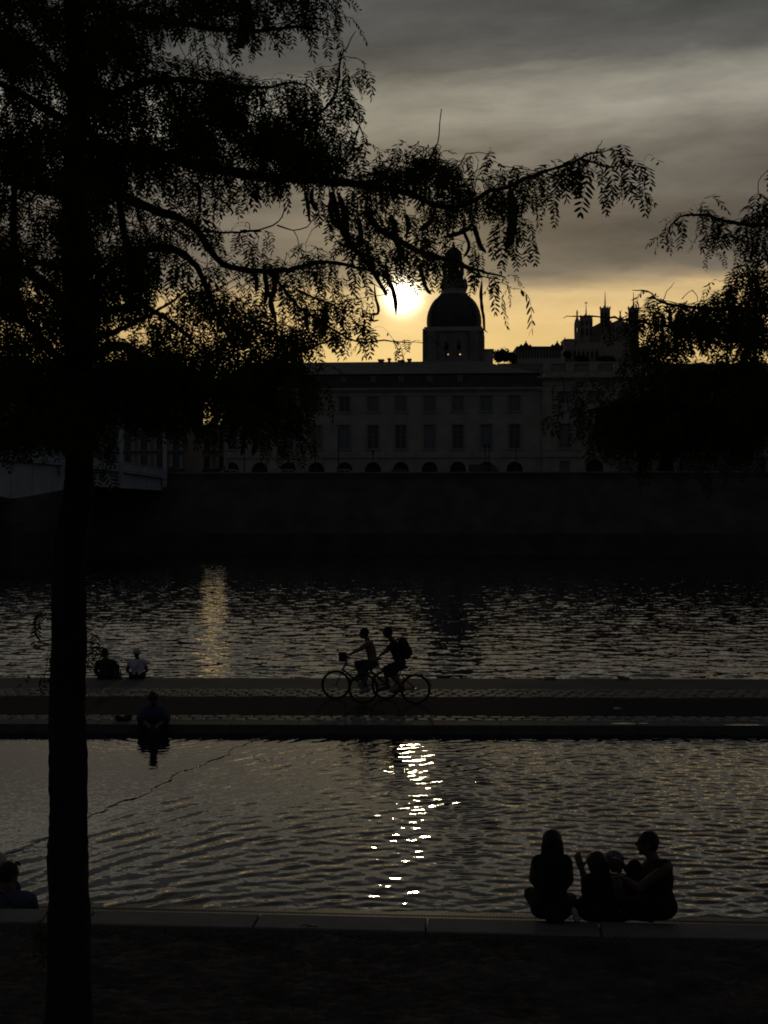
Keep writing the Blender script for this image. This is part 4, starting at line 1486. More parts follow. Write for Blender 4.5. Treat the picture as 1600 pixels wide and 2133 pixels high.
def build_bridge():
    wd = 15.0
    root = thing('river_bridge', 'pale blue steel girder bridge crossing to the far bank, behind the tree trunk', 'bridge', (BX(175) - wd / 2, 175, 6))
    deck0 = lambda Y: BTOP(Y) - 1.42
    ys = [52 + 6.0 * i for i in range(26)] + [205.5]
    for i in range(len(ys) - 1):
        ya, yb = ys[i], ys[i + 1]
        mb = MB()                                     # web of the girder, one plate per bay, with its stiffener and bottom flange
        n = 4
        for j in range(n):
            y0 = lerp(ya, yb, j / n)
            y1 = lerp(ya, yb, (j + 1) / n) - (0.03 if j == n - 1 else 0)
            c = lambda Y, dx, z: (BX(Y) + dx, Y, z)
            mb.hexa([c(y0, -.25, BBOT(y0)), c(y0, -.1, BBOT(y0)), c(y1, -.1, BBOT(y1)), c(y1, -.25, BBOT(y1)), c(y0, -.25, deck0(y0)), c(y0, -.1, deck0(y0)), c(y1, -.1, deck0(y1)), c(y1, -.25, deck0(y1))])
            mb.hexa([c(y0, -.35, BBOT(y0) - .08), c(y0, .06, BBOT(y0) - .08), c(y1, .06, BBOT(y1) - .08), c(y1, -.35, BBOT(y1) - .08), c(y0, -.35, BBOT(y0) - .002), c(y0, .06, BBOT(y0) - .002), c(y1, .06, BBOT(y1) - .002), c(y1, -.35, BBOT(y1) - .002)])
        mb.hexa([c(ya + .02, -.1, BBOT(ya)), c(ya + .02, .0, BBOT(ya)), c(ya + .1, .0, BBOT(ya)), c(ya + .1, -.1, BBOT(ya)), c(ya + .02, -.1, deck0(ya)), c(ya + .02, .0, deck0(ya)), c(ya + .1, .0, deck0(ya)), c(ya + .1, -.1, deck0(ya))])
        mb.build('girder_panel', M['bridge'], root)
        mb = MB()                                     # parapet bay: panel, handrail, lower ledge
        def slab(x0, x1, za, zb, y0=ya, y1=yb - .04):
            mb.hexa([c(y0, x0, BTOP(y0) - za), c(y0, x1, BTOP(y0) - za), c(y1, x1, BTOP(y1) - za), c(y1, x0, BTOP(y1) - za), c(y0, x0, BTOP(y0) - zb), c(y0, x1, BTOP(y0) - zb), c(y1, x1, BTOP(y1) - zb), c(y1, x0, BTOP(y1) - zb)])
        slab(.12, .2, 1.05, .09)
        slab(.05, .3, .088, 0)
        slab(.0, .42, 1.38, 1.18)
        for q in range(3):
            yq = lerp(ya, yb, (q + .5) / 3)
            slab(.14, .26, 1.178, .09, yq - .05, yq + .05)
        mb.build('parapet_panel', M['bridge'], root)
    mb = MB()
    for i in range(len(ys) - 1):
        y0, y1 = ys[i], ys[i + 1]
        mb.hexa([c(y0, -wd, deck0(y0) + .005), c(y0, -.02, deck0(y0) + .005), c(y1, -.02, deck0(y1) + .005), c(y1, -wd, deck0(y1) + .005), c(y0, -wd, deck0(y0) + .36), c(y0, -.02, deck0(y0) + .36), c(y1, -.02, deck0(y1) + .36), c(y1, -wd, deck0(y1) + .36)])
        mb.hexa([c(y0, -wd + .3, BBOT(y0)), c(y0, -wd + .5, BBOT(y0)), c(y1, -wd + .5, BBOT(y1)), c(y1, -wd + .3, BBOT(y1)), c(y0, -wd + .3, deck0(y0)), c(y0, -wd + .5, deck0(y0)), c(y1, -wd + .5, deck0(y1)), c(y1, -wd + .3, deck0(y1))])
    mb.build('deck', M['concrete'], root)
    for Y in (92, 148):
        mb = MB()
        x1 = BX(Y) - .3
        mb.box(x1 - wd + .6, x1, Y - 1.6, Y + 1.6, -3.2, BBOT(Y) - .5)
        mb.box(x1 - wd + .2, x1 + .3, Y - 1.9, Y + 1.9, BBOT(Y) - .498, BBOT(Y) - .1)
        mb.lathe((x1 + .02, Y, 0), [(1.6, -3.2), (1.6, BBOT(Y) - 2.5), (.2, BBOT(Y) - 1.6)], 12)
        mb.build('pier', M['quay'], root)
    mb = MB()
    mb.box(BX(206) - wd - 3, BX(206) + .8, 205.6, 212, -3, BTOP(206) - 1.5)
    mb.box(BX(206) + .1, BX(206) + .9, 205.4, 207, BTOP(206) - 1.498, BTOP(206) + .3)
    mb.build('abutment', M['quay'], root)
    # lamp posts on the outer face of the parapet
    first = None
    for Y, lab in ((162, 'bridge lamp post close to the left edge of the tree trunk'), (183, 'bridge lamp post just right of the tree trunk, half covered by leaves'), (203, 'bridge lamp post at the far end of the bridge')):
        if first is None:
            loc = Vector((BX(Y) + .45, Y, BTOP(Y) - 2.6))
            first = thing('lamp_post', lab, 'lamp post', loc, 'lamp posts along the bridge')
            b = MB()
            b.box(loc.x - .24, loc.x + .24, Y - .24, Y + .24, loc.z, loc.z + 9.8)
            b.box(loc.x - .3, loc.x + .3, Y - .3, Y + .3, loc.z + .4, loc.z + .9)
            b.box(loc.x - .3, loc.x + .3, Y - .3, Y + .3, loc.z + 2.4, loc.z + 2.75)
            b.build('post', M['bridge'], first)
            b = MB()
            b.box(loc.x - 1.1, loc.x + .32, Y - .2, Y + .2, loc.z + 9.802, loc.z + 10.0)
            b.lathe((loc.x - .75, Y, loc.z + 9.5), [(.12, 0), (.2, .1), (.2, .3)], 8)
            b.build('lamp_head', M['bridge'], first)
            r = first
        else:
            r = first.copy()
            COL.objects.link(r)
            for ch in list(first.children):
                d = ch.copy()
                COL.objects.link(d)
                d.parent = r
            r.location = (BX(Y) + .45, Y, BTOP(Y) - 2.6)
            tag(r, lab)
    Y = 179.5
    t = thing('parapet_panel_sign', 'small pale board fixed on the bridge parapet between the trunk and second lamp post', 'sign', (BX(Y) + .5, Y, BTOP(Y)))
    b = MB()
    b.box(BX(Y) + .35, BX(Y) + .42, Y - .55, Y + .55, BTOP(Y) - .55, BTOP(Y) + .35)
    b.build('board', M['frame'], t)
    b = MB()
    for s_ in (-.4, .4):
        b.box(BX(Y) + .27, BX(Y) + .345, Y + s_ - .05, Y + s_ + .05, BTOP(Y) - .6, BTOP(Y) + .3)
    b.build('bracket', M['iron'], t)


def make_car(label, loc, m, rot=0.0, van=False):
    """car side-on: shaped body, glazed cabin, four wheels; rot about z"""
    t = thing('parked_car', label, 'car', loc, 'cars on the far quay road')
    t.rotation_euler.z = rot
    L, W = 4.3, 1.75
    if van:
        prof = [(-2.3, .35), (2.3, .35), (2.32, .9), (2.1, 1.15), (1.5, 1.9), (1.35, 2.05), (-2.2, 2.1), (-2.32, 1.9)]
        glass = [(1.42, 1.85), (1.95, 1.2), (.5, 1.2), (.5, 1.85)]
        g2 = [(.35, 1.85), (.35, 1.2), (-2.1, 1.2), (-2.1, 1.85)]
    else:
        prof = [(-2.1, .32), (2.1, .32), (2.15, .62), (2.0, .82), (1.1, .95), (.45, 1.4), (.2, 1.47), (-1.0, 1.47), (-1.3, 1.4), (-1.85, 1.0), (-2.12, .92)]
        glass = [(.42, 1.34), (.95, .96), (-.2, .96), (-.2, 1.40)]
        g2 = [(-.3, 1.40), (-.3, .96), (-1.55, .96), (-1.15, 1.36)]

    def ext(pr, y0, y1):
        b = MB()
        n = len(pr)
        b.add([(x, y0, z) for x, z in pr] + [(x, y1, z) for x, z in pr], [tuple(range(n))[::-1], tuple(range(n, 2 * n))] + [(i, (i + 1) % n, n + (i + 1) % n, n + i) for i in range(n)])
        return b
    bm_ = ext(prof, -W / 2, W / 2).mesh('body', m)
    link('body', bm_, t)
    for g in (glass, g2):
        link('side_window', ext(g, -W / 2 - .012, -W / 2 + .05).mesh('side_window', M['glass']), t)
    if not van:
        link('windscreen', ext([(.5, 1.38), (.46, 1.36), (1.07, .97), (1.12, .985)], -W / 2 + .12, W / 2 - .12).mesh('windscreen', M['glass']), t)
    w = MB()
    w.lathe((0, -.1, 0), [(.2, 0), (.31, .0), (.32, .04), (.32, .18), (.31, .2), (.15, .2)], 14, axis=(0, 1, 0))
    wme = w.mesh('wheel', M['rubber'])
    for x in (-1.35, 1.35):
        for y in (-W / 2 + .08, W / 2 - .08):
            link('wheel', wme, t, (x, y, .32))
    lm = MB()
    lm.box(-.06, .06, -.18, .18, 0, .14)
    lme = lm.mesh('headlight', M['frame'])
    for y in (-.6, .6):
        link('headlight', lme, t, (2.09 if not van else 2.28, y, .62))
    return t


def build_quay_road():
    at = lambda px, Y0: ((px - CX) / F * Y0 / (1 - KB * (px - CX) / F), Y0 / (1 - KB * (px - CX) / F), 9.304)
    a = math.atan(KB)
    for px, Y0, m, van, lab in ((486, 208.5, 'carw', False, 'pale car roof showing above the parapet, by the leftmost arch of the long wing'),
                                (606, 209.0, 'carw', False, 'pale car showing above the parapet in front of the third arch'),
                                (722, 208.6, 'carw', False, 'pale car showing above the parapet under a lamp pole, left of centre arches'),
                                (838, 208.8, 'car', False, 'dark car showing above the parapet before the middle arches'),
                                (1010, 208.8, 'car', True, 'dark van on the quay by the pair of thin lamp poles'),
                                (1310, 208.6, 'car', False, 'dark car on the quay close to the right lit lantern')):
        make_car(lab, at(px, Y0), M[m], a, van)
    # blue bus at the right
    p = Vector(at(1505, 207.4))
    t = thing('city_bus', 'long dark blue bus on the far quay road, behind the trees', 'bus', p)
    t.rotation_euler.z = a
    L, W, Hh = 11.6, 2.5, 2.95
    def rb(x0, x1, y0, y1, z0, z1, n, m, c=.14):
        b = MB()
        pts = [(x0 + c, z0), (x1 - c, z0), (x1, z0 + c), (x1, z1 - c * 1.6), (x1 - c * 1.6, z1), (x0 + c * 1.6, z1), (x0, z1 - c * 1.6), (x0, z0 + c)]
        k = len(pts)
        b.add([(x, y0, z) for x, z in pts] + [(x, y1, z) for x, z in pts], [tuple(range(k))[::-1], tuple(range(k, 2 * k))] + [(i, (i + 1) % k, k + (i + 1) % k, k + i) for i in range(k)])
        return link(n, b.mesh(n, m), t)
    rb(-L / 2, L / 2, -W / 2, W / 2, .35, Hh, 'body', M['bus'])
    for i in range(8):
        x0 = -L / 2 + .35 + i * 1.38
        rb(x0, x0 + 1.28, -W / 2 - .03, -W / 2 + .05, 1.25, 2.45, 'side_window', M['glass'], .05)
    rb(-1.5, 1.5, -.8, .8, Hh + .002, Hh + .3, 'roof_unit', M['bus'], .08)
    b = MB()
    b.box(-L / 2 - .03, -L / 2 + .02, -1.1, 1.1, 1.1, 2.5)
    link('windscreen', b.mesh('windscreen', M['glass']), t)
    w = MB()
    w.lathe((0, -.15, 0), [(.25, 0), (.48, 0), (.5, .05), (.5, .25), (.48, .3), (.2, .3)], 16, axis=(0, 1, 0))
    wme = w.mesh('wheel', M['rubber'])
    for x in (-3.6, 3.0):
        for y in (-W / 2 + .14, W / 2 - .14):
            link('wheel', wme, t, (x, y, .5))
    # thin lamp poles along the far parapet
    for px, ptop, lab in ((509, 874, 'thin dark lamp pole on the far quay, farthest left before the long wing'), (657, 880, 'thin lamp pole on the far quay under the leaf tips left of centre'), (705, 890, 'thin lamp pole on the far quay left of the second fully seen window column'),
                          (777, 938, 'short post with a box on the far quay, below the third window column'), (1011, 925, 'left one of two close thin poles on the far quay'), (1019, 925, 'right one of two close thin poles on the far quay'), (1075, 922, 'thin pole on the far quay below the last window column of the wing'), (1488, 930, 'thin pole on the far quay behind the blue bus')):
        x, Y, z = at(px, 204.3)
        s_ = Y / F
        t = thing('lamp_pole', lab, 'lamp pole', (x, Y, z), 'thin poles along the far quay')
        zt = H - (ptop - CY) * s_
        b = MB()
        b.lathe((x, Y, z - .1), [(.16, 0), (.13, .3), (.08, .9), (.06, zt - z)], 8)
        b.build('post', M['pole'], t)
        b = MB()
        if ptop < 900:
            b.tube([(x, Y, zt - .1), (x - .1, Y - .3, zt + .15), (x - .15, Y - 1.0, zt + .2)], .045, 6)
            b.ell((x - .16, Y - 1.15, zt + .18), (.13, 0, 0), (0, .3, 0), (0, 0, .07), 8, 5)
        else:
            b.box(x - .16, x + .16, Y - .12, Y + .12, zt - .55, zt + .05)
        b.build('lamp_head', M['pole'], t)


build_bridge()
build_quay_road()

# ------------------------------------------------------------------ honey locust trees
def leaf_template(seed, pairs=8, L=0.20, start=14.0, end=-86.0, bare=False, ll=0.044, lw=0.0061, lo=False):
    """one pinnate leaf: thin stalk arching out and down, paired leaflets; x points outward from the twig"""
    g = np.random.default_rng(seed)
    vs, fs = [], []
    n = 5 if lo else 7
    pts, ths = [np.zeros(3)], []
    for i in range(n):
        t = i / (n - 1)
        th = math.radians(lerp(start, end, min(1, t * 1.7) ** .8))
        ths.append(th)
        pts.append(pts[-1] + np.array([math.cos(th), 0, math.sin(th)]) * L / n)
    pts = np.array(pts)
    w = 0.0011
    for ax in ((0, 1, 0), None):
        o = len(vs)
        for i, p in enumerate(pts):
            th = ths[min(i, n - 1)]
            u = np.array(ax if ax else (-math.sin(th), 0, math.cos(th)))
            vs += [p - u * w * (1 - .5 * i / n), p + u * w * (1 - .5 * i / n)]
        fs += [(o + 2 * i, o + 2 * i + 1, o + 2 * i + 3, o + 2 * i + 2) for i in range(n)]
    first = 0.16 if not bare else 0.72
    if bare:
        pairs = 2 if seed % 2 else 3
    for i in range(pairs):
        t = lerp(first, 0.99, i / max(1, pairs - 1))
        k = min(n - 1, int(t * n))
        p = pts[k] + (pts[k + 1] - pts[k]) * (t * n - k)
        th = ths[k]
        T = np.array([math.cos(th), 0, math.sin(th)])
        Nn = np.array([-math.sin(th), 0, math.cos(th)])
        for sd in (-1, 1):
            if g.random() < (.07 if not bare else .25):
                continue
            a = math.radians(g.normal(54 - 22 * (i == pairs - 1), 8))
            l = ll * g.uniform(.8, 1.15) * (.75 + .5 * math.sin(math.pi * (i + .7) / pairs))
            d = T * math.cos(a) + np.array([0, sd, 0]) * math.sin(a) + Nn * g.normal(-.12, .12)
            d /= np.linalg.norm(d)
            q = np.cross(d, Nn + np.array([0, g.normal(0, .35), 0]))
            q /= np.linalg.norm(q)
            o = len(vs)
            if lo:
                vs += [p, p + d * l * .5 + q * lw * 1.15, p + d * l, p + d * l * .5 - q * lw * 1.15]
                fs.append((o, o + 1, o + 2, o + 3))
                continue
            vs += [p, p + d * l * .3 + q * lw, p + d * l * .72 + q * lw * .85, p + d * l, p + d * l * .72 - q * lw * .85, p + d * l * .3 - q * lw]
            fs += [(o, o + 1, o + 2, o + 3), (o, o + 3, o + 4, o + 5)]
    return np.array(vs), np.array(fs)


TEMPL = [leaf_template(1), leaf_template(2, 9, .22, 30), leaf_template(3, 7, .17, 0, -80), leaf_template(4, 8, .20, 40, -70), leaf_template(5, 9, .21, -20, -90), leaf_template(6, 7, .18, 20, -60)]
LO = [leaf_template(1, lo=True), leaf_template(2, 9, .22, 30, lo=True), leaf_template(3, 7, .17, 0, -80, lo=True), leaf_template(4, 8, .20, 40, -70, lo=True), leaf_template(5, 9, .21, -20, -90, lo=True), leaf_template(6, 7, .18, 20, -60, lo=True)]
BARE = [leaf_template(7, 2, .20, 55, -50, True), leaf_template(8, 3, .24, 60, -40, True), leaf_template(9, 3, .18, 35, -75, True)]
SMP = [v[::9] for v, f in TEMPL]
SMPB = [v[::7] for v, f in BARE]
COV = {0: 0, 1: .06, 2: .15, 3: .25, 4: .36, 5: .47, 6: .59, 7: .72, 8: .86, 9: .965}
Q = 4.0                                             # raster step used to balance how thick the foliage gets


class Locust:
    def __init__(s, name, label, base, seed, crown_label=None):
        s.g = np.random.default_rng(seed)
        s.root = thing(name, label, 'tree', base)
        s.base = np.array(base)
        s.sk, s.tw = [], MB()
        s.leaves = []                       # (kind, template, position, yaw, tilt x, tilt y, scale, priority)
        s.nsk = 0

    def branch(s, px, r0, r1, leafy=0.0, name='branch', sc=1.0, both=True):
        """px: list of (px, py, distance)"""
        pts = smooth_path([P(*p) for p in px], .06)
        pts = [p + s.g.normal(0, .004, 3) for p in pts]
        rad = np.linspace(r0, r1, len(pts)) * (1 + .10 * s.g.standard_normal(len(pts)))
        b = MB()
        b.tube(pts, list(np.clip(rad, .0015, None)), 8 if r0 > .012 else 5)
        if r0 > .011:
            b.build(name, M['bark'], s.root, True, fix=False)
        else:
            s.tw.add(b.v, b.f)
        s.sk += [np.array(p) for p in pts]
        if leafy:
            d = 0
            for i in range(1, len(pts)):
                d += np.linalg.norm(np.array(pts[i]) - np.array(pts[i - 1]))
                if d > leafy:
                    d = 0
                    for q in range(2):
                        s.leaf(np.array(pts[i]), s.g.uniform(0, 6.28), pri=2, bare=s.g.random() < .16, sc=sc)
        return pts

    def leaf(s, p, yaw, pri=0, bare=False, sc=1.0, tilt=.22):
        t = int(s.g.integers(0, len(BARE if bare else TEMPL)))
        s.leaves.append((bare, t, np.array(p, float), yaw, s.g.normal(0, tilt), s.g.normal(0, tilt), sc * s.g.uniform(.8, 1.3), pri))

    def deposit(s, lv, test=None):
        """how much the leaves in lv shade; with test they are kept only where the crown is still thinner than it should be"""
        n = len(lv)
        pos = np.array([l[2] for l in lv])
        pts = []
        for l, p in zip(lv, pos):
            v = (SMPB if l[0] else SMP)[l[1]] * l[6]
            c, q = math.cos(l[3]), math.sin(l[3])
            pts.append(np.stack([v[:, 0] * c - v[:, 1] * q, v[:, 0] * q + v[:, 1] * c, v[:, 2]], 1) + p)
        w = np.concatenate(pts)
        ix = ((CX + w[:, 0] / w[:, 1] * F - s.x0) / Q).astype(int)
        iy = ((CY - (w[:, 2] - H) / w[:, 1] * F - s.y0) / Q).astype(int)
        ok = (ix >= 0) & (iy >= 0) & (ix < s.T.shape[1]) & (iy < s.T.shape[0])
        if test is not None:
            if not ok.any():
                return False
            e = s.tau[iy[ok], ix[ok]] - s.T[iy[ok], ix[ok]]
            if e.mean() > test:
                return False
        area = np.concatenate([np.full(len(p), (.0039 if not l[0] else .0014) * l[6] ** 2 * .62 / len(p)) for l, p in zip(lv, pts)]) * (F / w[:, 1]) ** 2 / Q ** 2
        np.add.at(s.tau, (iy[ok], ix[ok]), area[ok])
        return True

    def spray(s, px, py, Y, k, out, pri=0, test=None):
        c = np.array(P(px, py, Y))
        a = s.g.normal(0, .8) + (0 if out > 0 else math.pi)
        d = np.array([math.cos(a), math.sin(a), s.g.normal(-.10, .18)])
        d /= np.linalg.norm(d)
        ln = .042 * k
        pts = [c + d * ln * (i / 4 - .5) + np.array([0, 0, -.05 * (i / 4) ** 2]) for i in range(5)]
        keep = len(s.leaves)
        for i in range(k):
            t = (i + s.g.random()) / k
            q = [np.interp(t * 4, range(5), [p[z] for p in pts]) for z in range(3)]
            s.leaf(q, a + (1 if i % 2 else -1) * s.g.normal(1.25, .5), pri, bare=s.g.random() < .06)
        if test is not None and not s.deposit(s.leaves[keep:], test):
            del s.leaves[keep:]
            return False
        S_ = s.ska[:s.nsk]
        dd = np.linalg.norm(S_ - pts[0], axis=1)
        j = int(np.argmin(dd))
        if .02 < dd[j] < .9:                           # grow the twig out of the nearest wood, bent like a real one
            q = S_[j].copy()
            side = s.g.normal(0, .10 * dd[j], 3)
            way = [lerp(q, pts[0], t) + side * math.sin(math.pi * t) + np.array([0, 0, .10 * dd[j] * math.sin(math.pi * t)]) + s.g.normal(0, .012 * dd[j], 3) for t in (0, .22, .45, .7, 1)]
            s.tw.tube(way, [.0036, .0032, .003, .0028, .0026], 4, cap=False)
        if s.nsk + 5 > len(s.ska):
            s.ska = np.concatenate([s.ska, np.zeros_like(s.ska)])
        s.ska[s.nsk:s.nsk + 5] = pts
        s.nsk += 5
        s.tw.tube(pts, [.0026, .0024, .0022, .002, .0016], 4, cap=False)
        return True

    def fill(s, grid, x0, y0, Yc, Ys, out=1, clear=(), tries=9000):
        """leafy sprays until every part of the crown is as thick as the grid of 50 px cells asks for"""
        if s.nsk == 0:
            s.ska, s.nsk = np.array(s.sk), len(s.sk)
        h, w = len(grid), max(len(r) for r in grid)
        D = np.zeros((h + 2, w + 2))
        for j, r in enumerate(grid):
            for i, ch in enumerate(r):
                D[j + 1, i + 1] = COV[int(ch)]
        D[0], D[:, 0] = D[1], D[:, 1]
        s.x0, s.y0 = x0, y0
        nx, ny = int(w * 50 / Q), int(h * 50 / Q)
        gx, gy = np.meshgrid((np.arange(nx) + .5) * Q, (np.arange(ny) + .5) * Q)
        # soft but not blurred cell edges, with the uneven clumps of real foliage
        G1, G2 = s.g.random((80, 80)), s.g.random((80, 80))

        def val(G, sz):
            x, y = gx / sz, gy / sz
            i, j = x.astype(int), y.astype(int)
            a, b = x - i, y - j
            a, b = a * a * (3 - 2 * a), b * b * (3 - 2 * b)
            return lerp(lerp(G[j, i], G[j, i + 1], a), lerp(G[j + 1, i], G[j + 1, i + 1], a), b)
        u, v = gx / 50 + .5, gy / 50 + .5
        i, j = np.clip(u.astype(int), 0, w), np.clip(v.astype(int), 0, h)
        a, b = np.clip((u - i - .5) * 1.8 + .5, 0, 1), np.clip((v - j - .5) * 1.8 + .5, 0, 1)
        cov = lerp(lerp(D[j, i], D[j, i + 1], a), lerp(D[j + 1, i], D[j + 1, i + 1], a), b)
        T = -np.log(1 - np.clip(cov, 0, .985)) * .93
        cl = .6 * val(G1, 58.0) + .4 * val(G2, 24.0)
        T *= np.clip((cl - .5) * 3.6 + 1.0, .10, 2.3)
        for poly in clear:
            px, py = gx + x0, gy + y0
            ins = np.zeros(px.shape, bool)
            for k in range(len(poly)):
                (xa, ya), (xb, yb) = poly[k], poly[(k + 1) % len(poly)]
                if ya != yb:
                    ins ^= ((ya > py) != (yb > py)) & (px < (xb - xa) * (py - ya) / (yb - ya) + xa)
            T[ins] = -.35
        T[T < .02] = np.minimum(T[T < .02], -.25)
        s.T, s.tau = T, np.zeros_like(T)
        if s.leaves:
            s.deposit(s.leaves)
        pw = np.clip(T, 0, 3.2).ravel()
        pw = pw / pw.sum()
        for it in range(3):
            cells = s.g.choice(len(pw), tries, p=pw)
            for c in cells:
                jj, ii = divmod(int(c), nx)
                if s.tau[jj, ii] >= s.T[jj, ii]:
                    continue
                tt = s.T[jj, ii]
                k = int(s.g.integers(4, 8)) if tt > .7 else int(s.g.integers(2, 5)) if tt > .3 else int(s.g.integers(1, 3))
                pri = 2 if tt < .35 else 1 if tt < .9 else 0
                s.spray(x0 + ii * Q + s.g.normal(0, 8), y0 + jj * Q - s.g.uniform(15, 45), max(7.4, s.g.normal(Yc, Ys)), k, out, pri, test=-.02)

    def rough_fill(s, x0, y0, x1, y1, n, Yc, Ys, out=1):
        if s.nsk == 0:
            s.ska, s.nsk = np.array(s.sk), len(s.sk)
        for _ in range(n):
            s.spray(s.g.uniform(x0, x1), s.g.uniform(y0, y1), max(7.4, s.g.normal(Yc, Ys)), int(s.g.integers(5, 9)), out, 0)

    def pod(s, px, w, name='seed_pod'):
        pts = smooth_path([P(*p) for p in px], .025)
        b = MB()
        n = len(pts)
        Y = px[0][2]
        R = w * .5 * Y / F
        tw = s.g.uniform(-.5, .5)
        o = len(b.v)
        for i, p in enumerate(pts):
            t = i / (n - 1)
            d = np.array(pts[min(i + 1, n - 1)]) - np.array(pts[max(i - 1, 0)])
            d /= np.linalg.norm(d)
            a = np.cross(d, (math.sin(tw * t * 2), math.cos(tw * t * 2), 0))
            a /= np.linalg.norm(a)
            c = np.cross(a, d)
            r = R * min(1, .25 + 5 * t) * min(1, .15 + 5 * (1 - t)) * (1 + .10 * math.sin(t * 30))
            for k in range(8):
                u = k * math.pi / 4
                b.v.append(tuple(np.array(p) + a * r * math.cos(u) + c * r * .33 * math.sin(u)))
        for i in range(n - 1):
            for k in range(8):
                k2 = (k + 1) % 8
                b.f.append((i * 8 + k, i * 8 + k2, (i + 1) * 8 + k2, (i + 1) * 8 + k))
        b.f.append(tuple(range(8))[::-1])
        b.f.append(tuple((n - 1) * 8 + k for k in range(8)))
        b.build(name, M['pod'], s.root, True)
        # stalk up to the nearest branch
        S_ = np.array(s.sk)
        dd = np.linalg.norm(S_ - np.array(pts[0]), axis=1)
        j = int(np.argmin(dd))
        s.tw.tube([S_[j], (S_[j] + np.array(pts[0])) / 2 + np.array([0, 0, .01]), pts[0]], .0025, 4, cap=False)

    def finish(s, singles=280):
        # the leaves at the sparse fringes stay single objects, the dense rest is one crown mesh
        lv = sorted(s.leaves, key=lambda l: -l[7])
        def seen(l):
            p = l[2]
            x, y = CX + p[0] / p[1] * F, CY - (p[2] - H) / p[1] * F
            return -20 < x < 1620 and -30 < y < 1010
        one = [l for l in lv if l[7] >= 1 and seen(l)]
        one = sorted(one, key=lambda l: (-l[7], l[2][1]))[:singles]
        ids = set(id(l) for l in one)
        rest = [l for l in lv if id(l) not in ids]
        meshes = {}
        for l in one:
            key = (l[0], l[1])
            if key not in meshes:
                v, f = (BARE if l[0] else TEMPL)[l[1]]
                meshes[key] = np_mesh('leaf', v, f, M['leaf'])
            o = link('leaf', meshes[key], s.root, Vector(l[2]) - s.root.location)
            o.rotation_euler = (l[4], l[5], l[3])
            o.scale = (l[6],) * 3
        V, Fc, off = [], [], 0
        for bare, lo in ((False, False), (False, True), (True, False)):
            for t, (v, f) in enumerate(BARE if bare else LO if lo else TEMPL):
                sel = [l for l in rest if l[0] == bare and l[1] == t and (bare or (l[7] == 0) == lo)]
                if not sel:
                    continue
                pos = np.array([l[2] for l in sel]) - s.base
                yaw, tx, ty, sc = (np.array([l[q] for l in sel]) for q in (3, 4, 5, 6))
                cz, sz, cx_, sx, cy_, sy = np.cos(yaw), np.sin(yaw), np.cos(tx), np.sin(tx), np.cos(ty), np.sin(ty)
                O, I = np.zeros_like(cz), np.ones_like(cz)
                Rz = np.stack([cz, -sz, O, sz, cz, O, O, O, I], -1).reshape(-1, 3, 3)
                Rx = np.stack([I, O, O, O, cx_, -sx, O, sx, cx_], -1).reshape(-1, 3, 3)
                Ry = np.stack([cy_, O, sy, O, I, O, -sy, O, cy_], -1).reshape(-1, 3, 3)
                R = Rz @ Ry @ Rx
                w = np.einsum('nij,vj->nvi', R, v) * sc[:, None, None] + pos[:, None, :]
                V.append(w.reshape(-1, 3))
                ff = f[None] + (np.arange(len(sel)) * len(v))[:, None, None] + off
                Fc.append(ff.reshape(-1, 4))
                off += len(sel) * len(v)
        me = np_mesh('crown', np.concatenate(V), np.concatenate(Fc), M['leaf'])
        tag(link('crown', me, s.root), kind='stuff')
        tag(s.tw.build('twigs', M['twig'], s.root, fix=False), kind='stuff')
        return len(rest)


